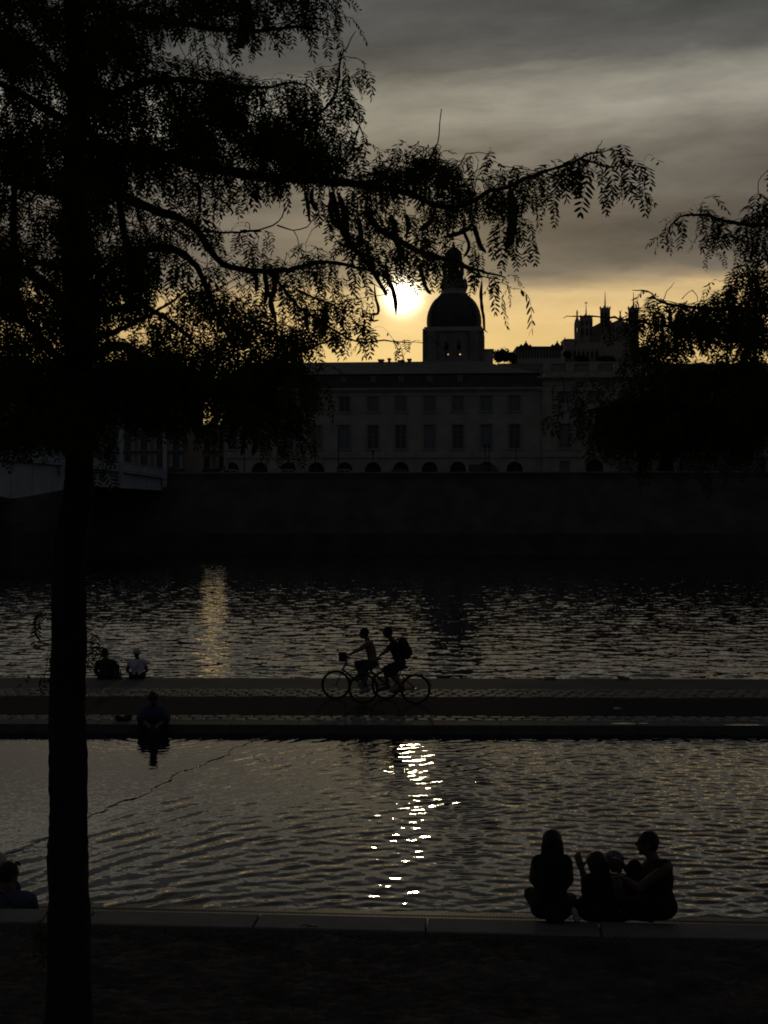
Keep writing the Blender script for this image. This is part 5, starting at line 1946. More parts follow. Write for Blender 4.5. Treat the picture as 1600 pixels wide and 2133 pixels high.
def build_left_locust():
    D0 = 10.5
    base = P(145, 2172, D0)
    T = Locust('honey_locust', 'tall honey locust with hanging seed pods and a dark straight trunk', base, 5)
    # trunk: rough bark, slight kink, flare at the foot
    rows = [(2190, 146, 62), (2133, 143, 49), (2080, 143, 45.5), (2000, 142, 43), (1900, 144, 41.5), (1800, 142, 40), (1700, 142, 38.5), (1600, 142, 37.5), (1500, 142, 36), (1400, 142, 35), (1300, 142, 34.5), (1200, 142, 33.5), (1140, 145, 33), (1080, 154, 31.5), (1030, 162, 29.5), (960, 164, 28.5), (850, 163, 28.5), (700, 163, 28), (560, 157, 25), (450, 153, 23), (330, 155, 22), (200, 162, 20), (60, 158, 18), (-120, 150, 15), (-330, 160, 11), (-560, 150, 6)]
    ctrl = [np.array([*P(x, y, D0)] + [r * D0 / F]) for y, x, r in rows]
    path = smooth_path([c[:3] for c in ctrl], .045)
    zc = np.array([c[2] for c in ctrl])
    rc = np.array([c[3] for c in ctrl])
    n = 30
    vs = []
    g = T.g
    ph = g.uniform(0, 6.28, 6)
    for i, p in enumerate(path):
        r = np.interp(p[2], zc, rc)
        for k in range(n):
            u = 2 * math.pi * k / n
            ridge = 1.5 * (.035 * math.sin(7 * u + 3 * math.sin(p[2] * 2.0) + ph[0]) + .03 * math.sin(11 * u + p[2] * 6 + ph[1]) + .02 * math.sin(5 * p[2] + u + ph[2]) + g.normal(0, .014))
            rr = r * (1 + ridge)
            vs.append((p[0] + rr * math.cos(u), p[1] + rr * math.sin(u), p[2]))
    fs = []
    for i in range(len(path) - 1):
        for k in range(n):
            k2 = (k + 1) % n
            fs.append((i * n + k, i * n + k2, (i + 1) * n + k2, (i + 1) * n + k))
    b = MB()
    b.add(vs, fs)
    b.build('trunk', M['bark'], T.root, True, fix=False)
    T.sk += [p for p in path if p[2] > 5.0]
    R = lambda w: w * .5 * D0 / F
    Bn = lambda pts, Ya, Yb: [(x, y, lerp(Ya, Yb, i / (len(pts) - 1))) for i, (x, y) in enumerate(pts)]
    br = T.branch
    br(Bn([(158, 330), (210, 375), (260, 410), (330, 440), (400, 470), (425, 500), (452, 540), (482, 556), (540, 566), (600, 562)], 10.5, 10.9), R(23), R(12))
    br(Bn([(600, 562), (680, 545), (740, 556), (792, 572), (830, 590)], 10.9, 11.1), R(12), R(4), .06)
    br(Bn([(163, 640), (200, 590), (240, 548), (280, 528), (320, 517), (365, 521), (400, 545), (430, 600), (455, 660), (490, 720)], 10.5, 9.9), R(21), R(7))
    br(Bn([(170, 250), (225, 330), (245, 400), (254, 460), (265, 520), (285, 560)], 10.5, 10.2), R(22), R(14))
    br(Bn([(158, 300), (250, 315), (350, 330), (450, 352), (550, 368), (700, 378), (800, 392), (850, 402), (905, 428)], 10.5, 9.6), R(28), R(11))
    br(Bn([(905, 428), (945, 432), (985, 420), (1005, 405), (1020, 398), (1055, 391), (1095, 372), (1150, 352), (1195, 336), (1215, 326)], 9.6, 9.3), R(11), R(5), .075)
    br(Bn([(1205, 331), (1240, 340), (1275, 350), (1300, 342), (1340, 348), (1353, 356)], 9.3, 9.2), R(4.5), R(1.2), .05)
    br(Bn([(1215, 326), (1245, 318), (1270, 313), (1292, 312)], 9.3, 9.4), R(4), R(1.2), .07)
    br(Bn([(1240, 318), (1248, 306), (1256, 290)], 9.3, 9.35), R(2.6), R(1.2))
    br(Bn([(1275, 350), (1300, 375), (1315, 395), (1330, 405)], 9.25, 9.3), R(2.6), R(1), .06)
    br(Bn([(760, 440), (790, 476), (845, 510), (890, 530), (925, 538), (962, 549), (1000, 563), (1055, 578)], 10.0, 9.6), R(16), R(3), .12)
    br(Bn([(962, 552), (1000, 575), (1042, 585)], 9.7, 9.6), R(5), R(1.8), .12)
    br(Bn([(1036, 585), (1055, 592), (1070, 604)], 9.6, 9.6), R(1.6), R(1))
    br(Bn([(165, 95), (210, 55), (260, 35), (330, 42), (400, 50), (450, 60), (500, 65), (560, 62), (610, 57), (660, 61)], 10.5, 9.7), R(24), R(4))
    br(Bn([(570, 62), (600, 50), (640, 24), (680, 18), (706, 38)], 9.8, 9.7), R(5), R(1.3), .045)
    br(Bn([(640, 60), (670, 66), (660, 75), (690, 82)], 9.7, 9.7), R(3), R(1.2), .1)
    br(Bn([(162, 240), (230, 200), (300, 172), (360, 166), (420, 170), (480, 180), (520, 183), (565, 180), (610, 172), (640, 178)], 10.5, 10.0), R(24), R(2.5))
    br(Bn([(460, 176), (520, 183), (565, 180), (612, 172), (645, 182)], 10.1, 10.0), R(4), R(1.4), .05)
    br(Bn([(520, 225), (560, 212), (600, 203), (640, 222)], 10.1, 10.1), R(3), R(1.2), .07)
    br(Bn([(560, 330), (600, 290), (645, 255), (680, 225), (700, 188), (707, 160), (708, 130), (716, 108), (728, 90), (740, 67)], 10.0, 9.9), R(9), R(1.6))
    br(Bn([(700, 188), (725, 165), (745, 150), (757, 165)], 9.9, 9.9), R(2), R(1), .09)
    br(Bn([(680, 222), (720, 205), (735, 222), (738, 250)], 9.9, 9.9), R(2), R(1), .07)
    br(Bn([(705, 128), (720, 118), (745, 122), (758, 128)], 9.9, 9.9), R(2), R(1), .12)
    br(Bn([(690, 200), (672, 180), (655, 150), (672, 140), (705, 130)], 9.95, 9.9), R(2), R(1), .11)
    br(Bn([(700, 350), (730, 320), (740, 290), (748, 260), (762, 300)], 9.9, 9.8), R(6), R(1.5), .07)
    br(Bn([(760, 390), (820, 365), (870, 352), (892, 335), (905, 310), (914, 280), (921, 228)], 9.8, 9.7), R(6), R(1.6))
    br(Bn([(880, 400), (920, 370), (955, 345), (970, 320), (1000, 318), (1025, 317)], 9.7, 9.6), R(4), R(1), .13)
    br(Bn([(940, 370), (985, 374), (1010, 376), (1035, 368)], 9.6, 9.6), R(3), R(1), .09)
    br(Bn([(560, 568), (590, 600), (622, 640), (660, 665), (700, 690), (740, 712), (800, 710), (880, 715)], 10.9, 11.3), R(8), R(1.6), .10)
    br(Bn([(620, 605), (670, 628), (705, 642), (745, 675), (790, 700)], 10.9, 11.1), R(6), R(1.5), .06)
    br(Bn([(500, 482), (540, 478), (570, 470), (588, 450), (592, 425)], 10.6, 10.6), R(4.5), R(2))
    br(Bn([(578, 468), (610, 481), (640, 472), (658, 445)], 10.6, 10.5), R(3.5), R(1.6))
    br(Bn([(400, 480), (450, 484), (500, 484), (545, 482)], 10.7, 10.6), R(6), R(4), .06)
    br(Bn([(690, 400), (712, 480), (735, 515), (765, 550), (792, 592), (805, 612)], 10.1, 10.0), R(13), R(8))
    br(Bn([(165, 760), (240, 720), (300, 745), (400, 790), (480, 815), (560, 850), (620, 875)], 10.5, 10.2), R(26), R(4))
    br(Bn([(165, 690), (220, 650), (300, 640), (380, 690), (440, 760)], 10.5, 11.2), R(18), R(4))
    br(Bn([(180, 880), (215, 900), (228, 940), (220, 985)], 10.45, 10.3), R(7), R(2), .07)
    br(Bn([(145, 420), (100, 390), (45, 330), (-60, 260), (-200, 220)], 10.5, 10.2), R(26), R(5))
    br(Bn([(145, 640), (100, 600), (40, 560), (-80, 560), (-220, 600)], 10.5, 10.9), R(26), R(5))
    br(Bn([(135, 760), (80, 700), (40, 650), (28, 560), (30, 420), (40, 300)], 10.5, 9.8), R(22), R(10))
    br(Bn([(140, 820), (60, 800), (-80, 820), (-220, 860)], 10.5, 10.2), R(16), R(4))
    br(Bn([(155, 180), (90, 120), (20, 60), (-100, -40)], 10.5, 11.2), R(22), R(5))
    br(Bn([(158, 40), (240, -80), (380, -180), (520, -220)], 10.5, 10.0), R(20), R(4))
    br(Bn([(152, -140), (60, -260), (-80, -360)], 10.5, 10.2), R(14), R(4))
    br(Bn([(150, -250), (260, -380), (380, -460)], 10.5, 10.8), R(12), R(3))
    for a in range(7):                                 # limbs towards and away from the river, for depth
        ang = a * .9 + .4
        h = 4.6 + a * .55
        p = [Vector((base[0], D0, base[2] + h)) + Vector((math.cos(ang) * t * 2.2, math.sin(ang) * t * 2.2, .5 * t + .25 * t * t)) for t in (0, .35, .7, 1)]
        T.branch([(CX + q.x / q.y * F, CY - (q.z - H) / q.y * F, q.y) for q in p], R(18), R(4))
    grid = [
        "99888899887667720000000000000",
        "989998745665446100000000000000",
        "988888754310000000000000000000",
        "888898768874433200000000000000",
        "999999999987755300000000000000",
        "999875789889877310000000000000",
        "9999899898999997445310002100000",
        "7899976567788999999865543320",
        "7679865344211448888976642132",
        "8879876654311157758955300000",
        "9869786765334447778823310000",
        "9989897863455546447420000000",
        "988988778776654200000000000",
        "878986678998765400000000000",
        "8899987788998622211000000000",
        "9999999999998400000000000000",
        "9999999999998400000000000000",
        "9999777788886200000000000000",
        "888742112233310000000000000",
        "000020000000000000000000000",
    ]
    sky = [(720, -5), (718, 50), (690, 70), (650, 92), (560, 108), (515, 128), (440, 106), (405, 102), (355, 88), (300, 76), (290, 90), (340, 102), (395, 122), (425, 120), (470, 152), (550, 172), (610, 160), (650, 150), (690, 100), (735, 60),
           (760, 120), (768, 190), (748, 235), (765, 300), (800, 338), (880, 335), (900, 225), (925, 225), (905, 330), (960, 312), (1020, 312), (1030, 345), (1060, 372), (1160, 318), (1250, 285), (1300, 305), (1360, 355), (1600, 355), (1600, -5)]
    gap = [(500, 425), (548, 442), (610, 432), (632, 470), (690, 486), (712, 535), (690, 535), (600, 505), (560, 500), (548, 470), (505, 470)]
    gap2 = [(470, 575), (545, 580), (540, 640), (500, 610), (475, 600)]
    sunhole = [(775, 612), (830, 592), (884, 596), (905, 640), (900, 700), (800, 660), (795, 640)]
    tower = [(925, 500), (965, 505), (972, 540), (985, 600), (1000, 640), (1000, 760), (880, 760), (885, 650), (920, 600)]
    below = [(615, 730), (700, 735), (780, 735), (800, 722), (1000, 730), (1000, 1000), (640, 1000), (645, 860), (680, 830), (660, 790)]
    far = [(1115, 530), (1078, 520), (1092, 470), (1092, 440), (1130, 425), (1270, 448), (1330, 410), (1400, 360), (1400, 1000), (1090, 1000), (1090, 660), (1070, 600)]
    podgap = [(905, 500), (925, 478), (965, 448), (1000, 452), (1042, 462), (1045, 545), (985, 532), (962, 545), (935, 515)]
    low = [(-5, 936), (132, 936), (132, 1005), (-5, 1005)]
    low2 = [(196, 950), (400, 930), (400, 1005), (196, 1005)]
    T.fill(grid, 0, 0, 10.4, .75, 1, [sky, gap, gap2, sunhole, tower, below, far, low, low2, podgap], 10000)
    T.rough_fill(-600, -30, -10, 900, 170, 10.4, 1.1, -1)
    T.rough_fill(-500, -530, 650, -40, 260, 10.4, 1.1, 1)
    # leaf sprays standing out alone
    for px, py, sc, yaw in ((1070, 600, 1.6, .2), (1066, 596, 1.2, 2.8), (1037, 472, 1.45, 1.3), (1030, 476, 1.2, 4.5), (1248, 345, 1.35, .6), (1240, 345, 1.3, 1.9), (1206, 350, 1.1, 1.4), (1165, 360, 1.3, 1.5), (1178, 352, 1.2, 4.6), (1160, 362, 1.1, 3.2), (1090, 470, 1.3, .1), (1080, 460, 1.2, .5), (1072, 455, 1.2, .9)):
        T.leaf(P(px, py, 9.4), yaw, 3, sc=sc, tilt=.1)
    # leafy shoots low on the trunk
    for pts, Y in (([(165, 1330), (185, 1318), (200, 1330), (206, 1350)], 10.35), ([(118, 1255), (95, 1265), (78, 1285), (70, 1310)], 10.4), ([(116, 1345), (104, 1360), (96, 1385), (88, 1425)], 10.35), ([(108, 1895), (98, 1902), (86, 1920), (84, 1955)], 10.3), ([(108, 1960), (96, 1958), (90, 1940), (86, 1932)], 10.3)):
        T.branch([(x, y, Y) for x, y in pts], R(3), R(1.2), .11)
    Yp = 9.7
    for pts, w in (
            ([(505, -18), (512, 10), (513, 40), (507, 70), (500, 92), (486, 97)], 25), ([(630, 300), (629, 268), (636, 252), (645, 262), (645, 305)], 10), ([(660, 240), (660, 262), (657, 295)], 10),
            ([(413, 380), (416, 410), (416, 445)], 11), ([(522, 398), (532, 412), (545, 431)], 9), ([(538, 402), (543, 415), (553, 416)], 7), ([(634, 395), (641, 422), (645, 462)], 9),
            ([(650, 392), (650, 420), (664, 440)], 10), ([(690, 410), (689, 440), (697, 465), (712, 482)], 12), ([(706, 405), (716, 440), (716, 476)], 12), ([(1062, 392), (1068, 430), (1067, 470), (1061, 505), (1054, 523)], 20),
            ([(985, 466), (992, 485), (1000, 510), (1013, 528)], 11), ([(925, 494), (955, 486), (978, 474), (984, 462)], 10), ([(969, 452), (967, 482), (976, 505), (976, 520), (965, 537)], 7),
            ([(872, 480), (890, 468), (902, 448)], 14), ([(818, 450), (824, 490), (832, 520), (836, 545)], 14), ([(874, 545), (880, 575), (888, 600), (899, 613)], 9), ([(803, 545), (808, 580), (818, 602), (824, 630), (825, 657)], 10),
            ([(780, 592), (782, 618), (788, 640), (787, 653), (776, 655), (772, 662), (778, 668), (790, 667)], 6), ([(550, 548), (553, 580), (556, 605), (550, 640)], 11), ([(563, 555), (572, 580), (571, 605), (564, 630), (576, 672)], 12),
            ([(530, 565), (535, 590), (533, 610)], 9), ([(470, 425), (478, 433), (485, 442), (480, 449)], 5), ([(1004, 585), (1002, 612), (1004, 640), (1008, 665), (1009, 686), (1017, 693)], 7), ([(596, 872), (622, 880), (650, 874)], 11),
            ([(606, 888), (622, 905), (636, 921)], 12), ([(505, 890), (508, 920), (503, 950)], 10), ([(528, 900), (532, 925), (526, 950)], 12), ([(446, 893), (450, 915), (442, 930)], 8), ([(566, 872), (574, 905), (573, 930)], 8),
            ([(720, 440), (724, 480), (718, 515)], 10), ([(745, 450), (752, 490), (748, 520)], 11), ([(765, 505), (768, 535), (776, 556)], 10), ([(846, 445), (850, 470), (845, 500)], 10), ([(365, 372), (367, 400), (362, 410)], 7), ([(285, 430), (290, 455), (292, 470)], 7),
            ([(640, 640), (638, 670), (642, 690)], 10), ([(675, 640), (677, 680), (672, 705)], 12), ([(300, 880), (312, 890), (314, 876)], 6)):
        T.pod([(x, y, Yp + (x % 7) * .03) for x, y in pts], w)
    return T.finish()


def build_right_locust():
    D0 = 11.2
    base = P(1830, 2110, D0)
    T = Locust('honey_locust', 'honey locust branches reaching in at the right edge, trunk outside the picture', base, 9)
    R = lambda w: w * .5 * D0 / F
    b = MB()
    rows = [(2125, 1830, 55), (2000, 1830, 44), (1500, 1828, 38), (1000, 1835, 32), (600, 1840, 26), (200, 1850, 20), (-200, 1850, 10)]
    pts = smooth_path([P(x, y, D0) for y, x, r in rows], .15)
    b.tube(pts, list(np.interp(np.linspace(0, 1, len(pts)), np.linspace(0, 1, len(rows)), [r * D0 / F for _, _, r in rows])), 16)
    b.build('trunk', M['bark'], T.root, True)
    T.sk += [np.array(p) for p in pts if p[2] > 5]
    Bn = lambda pts, Ya, Yb: [(x, y, lerp(Ya, Yb, i / (len(pts) - 1))) for i, (x, y) in enumerate(pts)]
    br = T.branch
    br(Bn([(1840, 620), (1750, 520), (1660, 478), (1600, 468), (1540, 466), (1485, 452), (1450, 446), (1418, 452), (1398, 470), (1388, 496)], 11.2, 10.4), R(20), R(1.4))
    br(Bn([(1540, 466), (1485, 452), (1450, 446), (1418, 452), (1398, 470), (1388, 496)], 10.5, 10.4), R(3), R(1.2), .035)
    br(Bn([(1458, 448), (1461, 436), (1462, 425)], 10.4, 10.4), R(2), R(1), .08)
    br(Bn([(1840, 560), (1740, 500), (1640, 440), (1590, 410), (1578, 405)], 11.2, 10.7), R(16), R(1.6), .06)
    br(Bn([(1840, 760), (1700, 690), (1600, 650), (1540, 642), (1480, 642), (1420, 638), (1375, 628), (1358, 612), (1338, 604), (1318, 605)], 11.2, 10.5), R(20), R(1.4))
    br(Bn([(1500, 642), (1420, 638), (1375, 628), (1358, 612)], 10.6, 10.5), R(3), R(1.3), .06)
    br(Bn([(1380, 632), (1388, 606), (1404, 588)], 10.5, 10.5), R(1.8), R(1))
    br(Bn([(1420, 622), (1435, 608), (1443, 604)], 10.5, 10.5), R(1.6), R(1))
    br(Bn([(1840, 830), (1700, 760), (1580, 720), (1450, 688), (1340, 672), (1280, 662), (1240, 660), (1195, 658), (1175, 663)], 11.2, 10.3), R(16), R(1.4))
    br(Bn([(1345, 672), (1280, 662), (1240, 660), (1195, 658)], 10.4, 10.3), R(1.8), R(1), .30)
    br(Bn([(1840, 930), (1700, 880), (1560, 850), (1440, 845), (1340, 848), (1260, 850), (1190, 868)], 11.2, 10.2), R(20), R(2))
    br(Bn([(1840, 1000), (1720, 930), (1600, 880), (1480, 890), (1360, 900), (1250, 905)], 11.2, 11.4), R(16), R(2))
    br(Bn([(1840, 700), (1760, 620), (1650, 570), (1590, 540), (1545, 580)], 11.2, 11.3), R(16), R(2), .05)
    br(Bn([(1845, 420), (1950, 300), (2080, 250)], 11.2, 11.0), R(16), R(4))
    br(Bn([(1838, 700), (1960, 620), (2100, 600)], 11.2, 11.6), R(16), R(4))
    br(Bn([(1850, 250), (1780, 120), (1720, 60)], 11.2, 11.4), R(12), R(3))
    grid = [
        "000001115",
        "000014447",
        "000011228",
        "000000049",
        "000036899",
        "001489999",
        "001799999",
        "001588998",
        "134799999",
        "368999987",
        "158999887",
        "000233222",
    ]
    sky = [(1150, 395), (1560, 395), (1575, 420), (1540, 450), (1510, 448), (1480, 440), (1440, 430), (1400, 440), (1380, 480), (1380, 560), (1440, 560), (1520, 545), (1528, 585), (1515, 600), (1480, 625), (1440, 632), (1380, 620), (1330, 600), (1300, 640), (1150, 650)]
    hole = [(1190, 640), (1300, 672), (1300, 740), (1200, 790), (1150, 780), (1150, 640)]
    T.fill(grid, 1150, 400, 10.9, .6, -1, [sky, hole], 4000)
    T.rough_fill(1620, 280, 2200, 980, 190, 11.2, 1.0, 1)
    T.rough_fill(1740, -80, 2140, 260, 70, 11.2, 1.0, 1)
    for pts, w in (([(1378, 690), (1381, 720), (1378, 745)], 9), ([(1394, 640), (1397, 665), (1394, 684)], 9), ([(1575, 700), (1572, 740), (1577, 770)], 10)):
        T.pod([(x, y, 10.4) for x, y in pts], w)
    return T.finish()


print('crown leaves', build_left_locust(), build_right_locust())

# ------------------------------------------------------------------ people
def unit(v):
    v = Vector(v)
    return v.normalized() if v.length > 1e-9 else Vector((0, 0, 1))


def hand(b, wrist, d, palm_n, s=1.0, curl=0.5, side=1):
    """palm, four unequal bent fingers and a thumb leaving the side of the palm"""
    d = unit(d)
    n = unit(Vector(palm_n) - d * d.dot(Vector(palm_n)))
    a = d.cross(n).normalized() * side
    pc = wrist + d * .05 * s
    b.ell(pc, a * .040 * s, n * .015 * s, d * .052 * s, 12, 8)
    for i, (off, ln) in enumerate(((-.028, .068), (-.010, .078), (.010, .074), (.027, .058))):
        p0 = wrist + d * .085 * s + a * off * s
        p1 = p0 + (d + n * curl * .5 + a * off * 1.5).normalized() * ln * .5 * s
        p2 = p1 + (d * (1 - curl * .6) + n * (curl * 1.2)).normalized() * ln * .5 * s
        b.cap(p0 - d * .02 * s, p1, .0095 * s, .0088 * s, 8)
        b.cap(p1, p2, .0088 * s, .0078 * s, 8)
    t0 = wrist + d * .025 * s - a * .03 * s
    t1 = t0 + (d * .6 - a * .75 + n * .3).normalized() * .045 * s
    t2 = t1 + (d * .9 - a * .1 + n * .4 * curl).normalized() * .032 * s
    b.cap(t0, t1, .0125 * s, .0105 * s, 8)
    b.cap(t1, t2, .0105 * s, .0085 * s, 8)


def torso(b, J, g=0.0, low=True, s=1.0):
    """trunk as tapered capsules; g inflates it for clothes"""
    shm = (J['shL'] + J['shR']) / 2
    sv = J['shR'] - J['shL']
    hv = J['hipR'] - J['hipL']
    b.cap(J['shL'].lerp(J['shR'], .12), J['shL'].lerp(J['shR'], .88), .070 * s + g, .070 * s + g)
    ch = shm.lerp(J['pelvis'], .30)
    for q in (-1, 1):
        su = shm + sv * .22 * q + (J['pelvis'] - shm) * .08
        c1 = ch + sv * .17 * q
        wv = shm.lerp(J['pelvis'], .65) + (sv * .5 + hv * .5) * .14 * q
        hp = J['pelvis'] + hv * .32 * q
        b.cap(su, c1, .088 * s + g, .105 * s + g)
        b.cap(c1, wv, .105 * s + g, .092 * s + g)
        if low:
            b.cap(wv, hp, .092 * s + g, .108 * s + g)
    b.ell((ch + J['pelvis']) / 2, unit(sv) * (.12 * s + g), (0, .09 * s + g, 0), (0, 0, .18 * s + g))
    if low:
        b.cap(J['hipL'], J['hipR'], .105 * s + g, .105 * s + g)


def arm(b, sh, el, wr, g=0.0, t=1.0, s=1.0):
    """t<1 stops the sleeve part of the way"""
    if t <= 1:
        e = sh.lerp(el, min(1, t * 2))
        b.cap(sh, e, .053 * s + g, lerp(.053, .041, min(1, t * 2)) * s + g)
        if t > .5:
            w = el.lerp(wr, t * 2 - 1)
            b.cap(el, w, .040 * s + g, lerp(.040, .027, t * 2 - 1) * s + g)


def leg(b, hip, kn, an, g=0.0, t=1.0, s=1.0):
    e = hip.lerp(kn, min(1, t * 2))
    b.cap(hip, e, .088 * s + g, lerp(.088, .056, min(1, t * 2)) * s + g)
    if t > .5:
        m = kn.lerp(an, .3)
        b.cap(kn, m, .055 * s + g, .056 * s + g)
        b.cap(m, kn.lerp(an, t * 2 - 1), .056 * s + g, .037 * s + g)


def foot(b, an, d, s=1.0, g=0.0):
    d = unit(d)
    up = Vector((0, 0, 1))
    heel = an - up * .055 * s - d * .035 * s
    b.cap(an, heel, .036 * s + g, .034 * s + g)
    b.cap(heel, heel + d * .13 * s, .034 * s + g, .033 * s + g)
    b.cap(heel + d * .13 * s, heel + d * .205 * s - up * .008, .035 * s + g, .022 * s + g)


def head_parts(b, c, face, s=1.0, up=None):
    f = unit(face)
    up = unit(up or Vector((0, 0, 1)))
    f = (f - up * f.dot(up)).normalized()
    a = f.cross(up)
    b.ell(c + up * .018 * s - f * .006 * s, a * .076 * s, f * .097 * s, up * .100 * s, 18, 12)
    b.ell(c - up * .045 * s + f * .022 * s, a * .058 * s, f * .070 * s, up * .068 * s, 14, 10)        # face and jaw
    b.ball(c - up * .097 * s + f * .066 * s, .020 * s)                                                  # chin
    b.cap(c + up * .018 * s + f * .088 * s, c - up * .020 * s + f * .110 * s, .010 * s, .014 * s, 8)    # nose
    b.ell(c - up * .055 * s + f * .084 * s, a * .024 * s, f * .012 * s, up * .012 * s, 8, 6)            # mouth
    b.ell(c + up * .030 * s + f * .084 * s, a * .052 * s, f * .012 * s, up * .010 * s, 8, 6)            # brow
    for q in (-1, 1):
        b.ell(c + a * .077 * s * q - f * .010 * s - up * .004 * s, a * .010 * s, f * .020 * s, up * .032 * s, 8, 6)
    return f, up, a


def person(label, J, loc, face, skin='skin', top='black', sleeve=.3, bottom='black', trouser=.9, hair='short', hairm='hair', shoe='shoe', voxel=.011, s=1.0, hs=1.0, group=None,
           toe=(0, 1, 0), feet=True, hands=True, curl=.5, handn=(0, 0, -1), up=None, skirt=False, headx=None):
    """one continuous body under clothes; J: joints in world coordinates"""
    J = {k: Vector(v) for k, v in J.items()}
    t = thing('person', label, 'person', loc, group)
    b = MB()
    f, u, a = head_parts(b, J['head'], face, hs, up)
    b.cap(J['neck'], J['head'] - u * .06 * hs - f * .01, .056 * s, .052 * s)
    torso(b, J, 0, True, s)
    for q in 'LR':
        arm(b, J['sh' + q], J['el' + q], J['ha' + q], 0, 1, s)
        if hands:
            hand(b, J['ha' + q], J['ha' + q] - J['el' + q], handn, s, curl, 1 if q == 'L' else -1)
        leg(b, J['hip' + q], J['kn' + q], J['an' + q], 0, 1, s)
        if feet:
            foot(b, J['an' + q], J.get('toe' + q, toe), s)
    body = remeshed(b, 'body', M[skin], t, voxel, 4)
    e = MB()
    for q in (-1, 1):
        e.ball(J['head'] + u * .012 * hs + f * .078 * hs + a * .031 * hs * q, .0125 * hs, 8, 6)
    e.build('eyes', M['hair'], body, True)
    b = MB()
    torso(b, J, .014, True, s)
    for q in 'LR':
        if sleeve > 0:
            arm(b, J['sh' + q], J['el' + q], J['ha' + q], .013, sleeve, s)
    remeshed(b, 'top', M[top], t, voxel * 1.15, 4)
    b = MB()
    b.cap(J['hipL'], J['hipR'], .122 * s, .122 * s)
    b.cap(J['pelvis'], J['pelvis'].lerp((J['shL'] + J['shR']) / 2, .12), .125 * s, .115 * s)
    for q in 'LR':
        leg(b, J['hip' + q], J['kn' + q], J['an' + q], .016, trouser, s)
    if skirt:
        b.cap(J['hipL'].lerp(J['knL'], .5), J['hipR'].lerp(J['knR'], .5), .10 * s, .10 * s)
        b.cap(J['hipL'].lerp(J['knL'], .8), J['hipR'].lerp(J['knR'], .8), .075 * s, .075 * s)
    remeshed(b, 'skirt' if skirt else 'trousers', M[bottom], t, voxel * 1.15, 4)
    if feet:
        for q in 'LR':
            b = MB()
            foot(b, J['an' + q] - Vector((0, 0, .006)), J.get('toe' + q, toe), s, .008)
            remeshed(b, 'shoe', M[shoe], t, voxel, 3)
    # hair
    b = MB()
    h = J['head']
    if hair in ('short', 'bald', 'cap'):
        g = .010 if hair == 'short' else .003
        b.ell(h + u * .030 * hs - f * .014 * hs, a * (.078 + g) * hs, f * (.094 + g) * hs, u * (.092 + g) * hs, 18, 12)
        b.ell(h - u * .015 * hs - f * .045 * hs, a * (.068 + g) * hs, f * (.055 + g) * hs, u * (.065) * hs, 14, 10)
    if hair == 'long':
        b.ell(h + u * .026 * hs - f * .014 * hs, a * .098 * hs, f * .106 * hs, u * .106 * hs, 18, 12)
        for q in (-1, -.4, .4, 1):
            p0 = h - f * .055 * hs + a * .050 * q * hs
            p1 = h - u * .15 * hs - f * (.085 - .02 * abs(q)) * hs + a * .068 * q * hs
            p2 = h - u * .29 * hs - f * .105 * hs + a * .060 * q * hs
            b.cap(p0, p1, .056 * hs, .050 * hs)
            b.cap(p1, p2, .050 * hs, .016 * hs)
    if hair == 'bushy':
        b.ell(h + u * .022 * hs - f * .018 * hs, a * .102 * hs, f * .112 * hs, u * .110 * hs, 18, 12)
        for q in (-1, -.5, 0, .5, 1):
            p0 = h - f * .06 * hs + a * .055 * q * hs
            p2 = h - u * (.20 - .05 * abs(q)) * hs - f * .095 * hs + a * .085 * q * hs
            b.cap(p0, p2, .058 * hs, .030 * hs)
    remeshed(b, 'hair', M[hairm], t, voxel, 3)
    if hair == 'cap':
        b = MB()
        b.ell(h + u * .038 * hs - f * .008 * hs, a * .092 * hs, f * .108 * hs, u * .092 * hs, 18, 12)
        b.ell(h + u * .050 * hs + f * .105 * hs, a * .070 * hs, f * .075 * hs, u * .010 * hs, 14, 6)
        remeshed(b, 'cap', M[headx or 'greycap'], t, voxel, 3)
    return t


def joints(Y, d):
    """d: name -> (px, py[, distance])"""
    return {k: P(v[0], v[1], v[2] if len(v) > 2 else Y) for k, v in d.items()}


def strap(t, pts, w, m='black', name='strap', thick=.006):
    b = MB()
    b.tube(smooth_path(pts, .03), w / 2, 8, flat=thick / w * 2)
    return b.build(name, M[m], t, True)


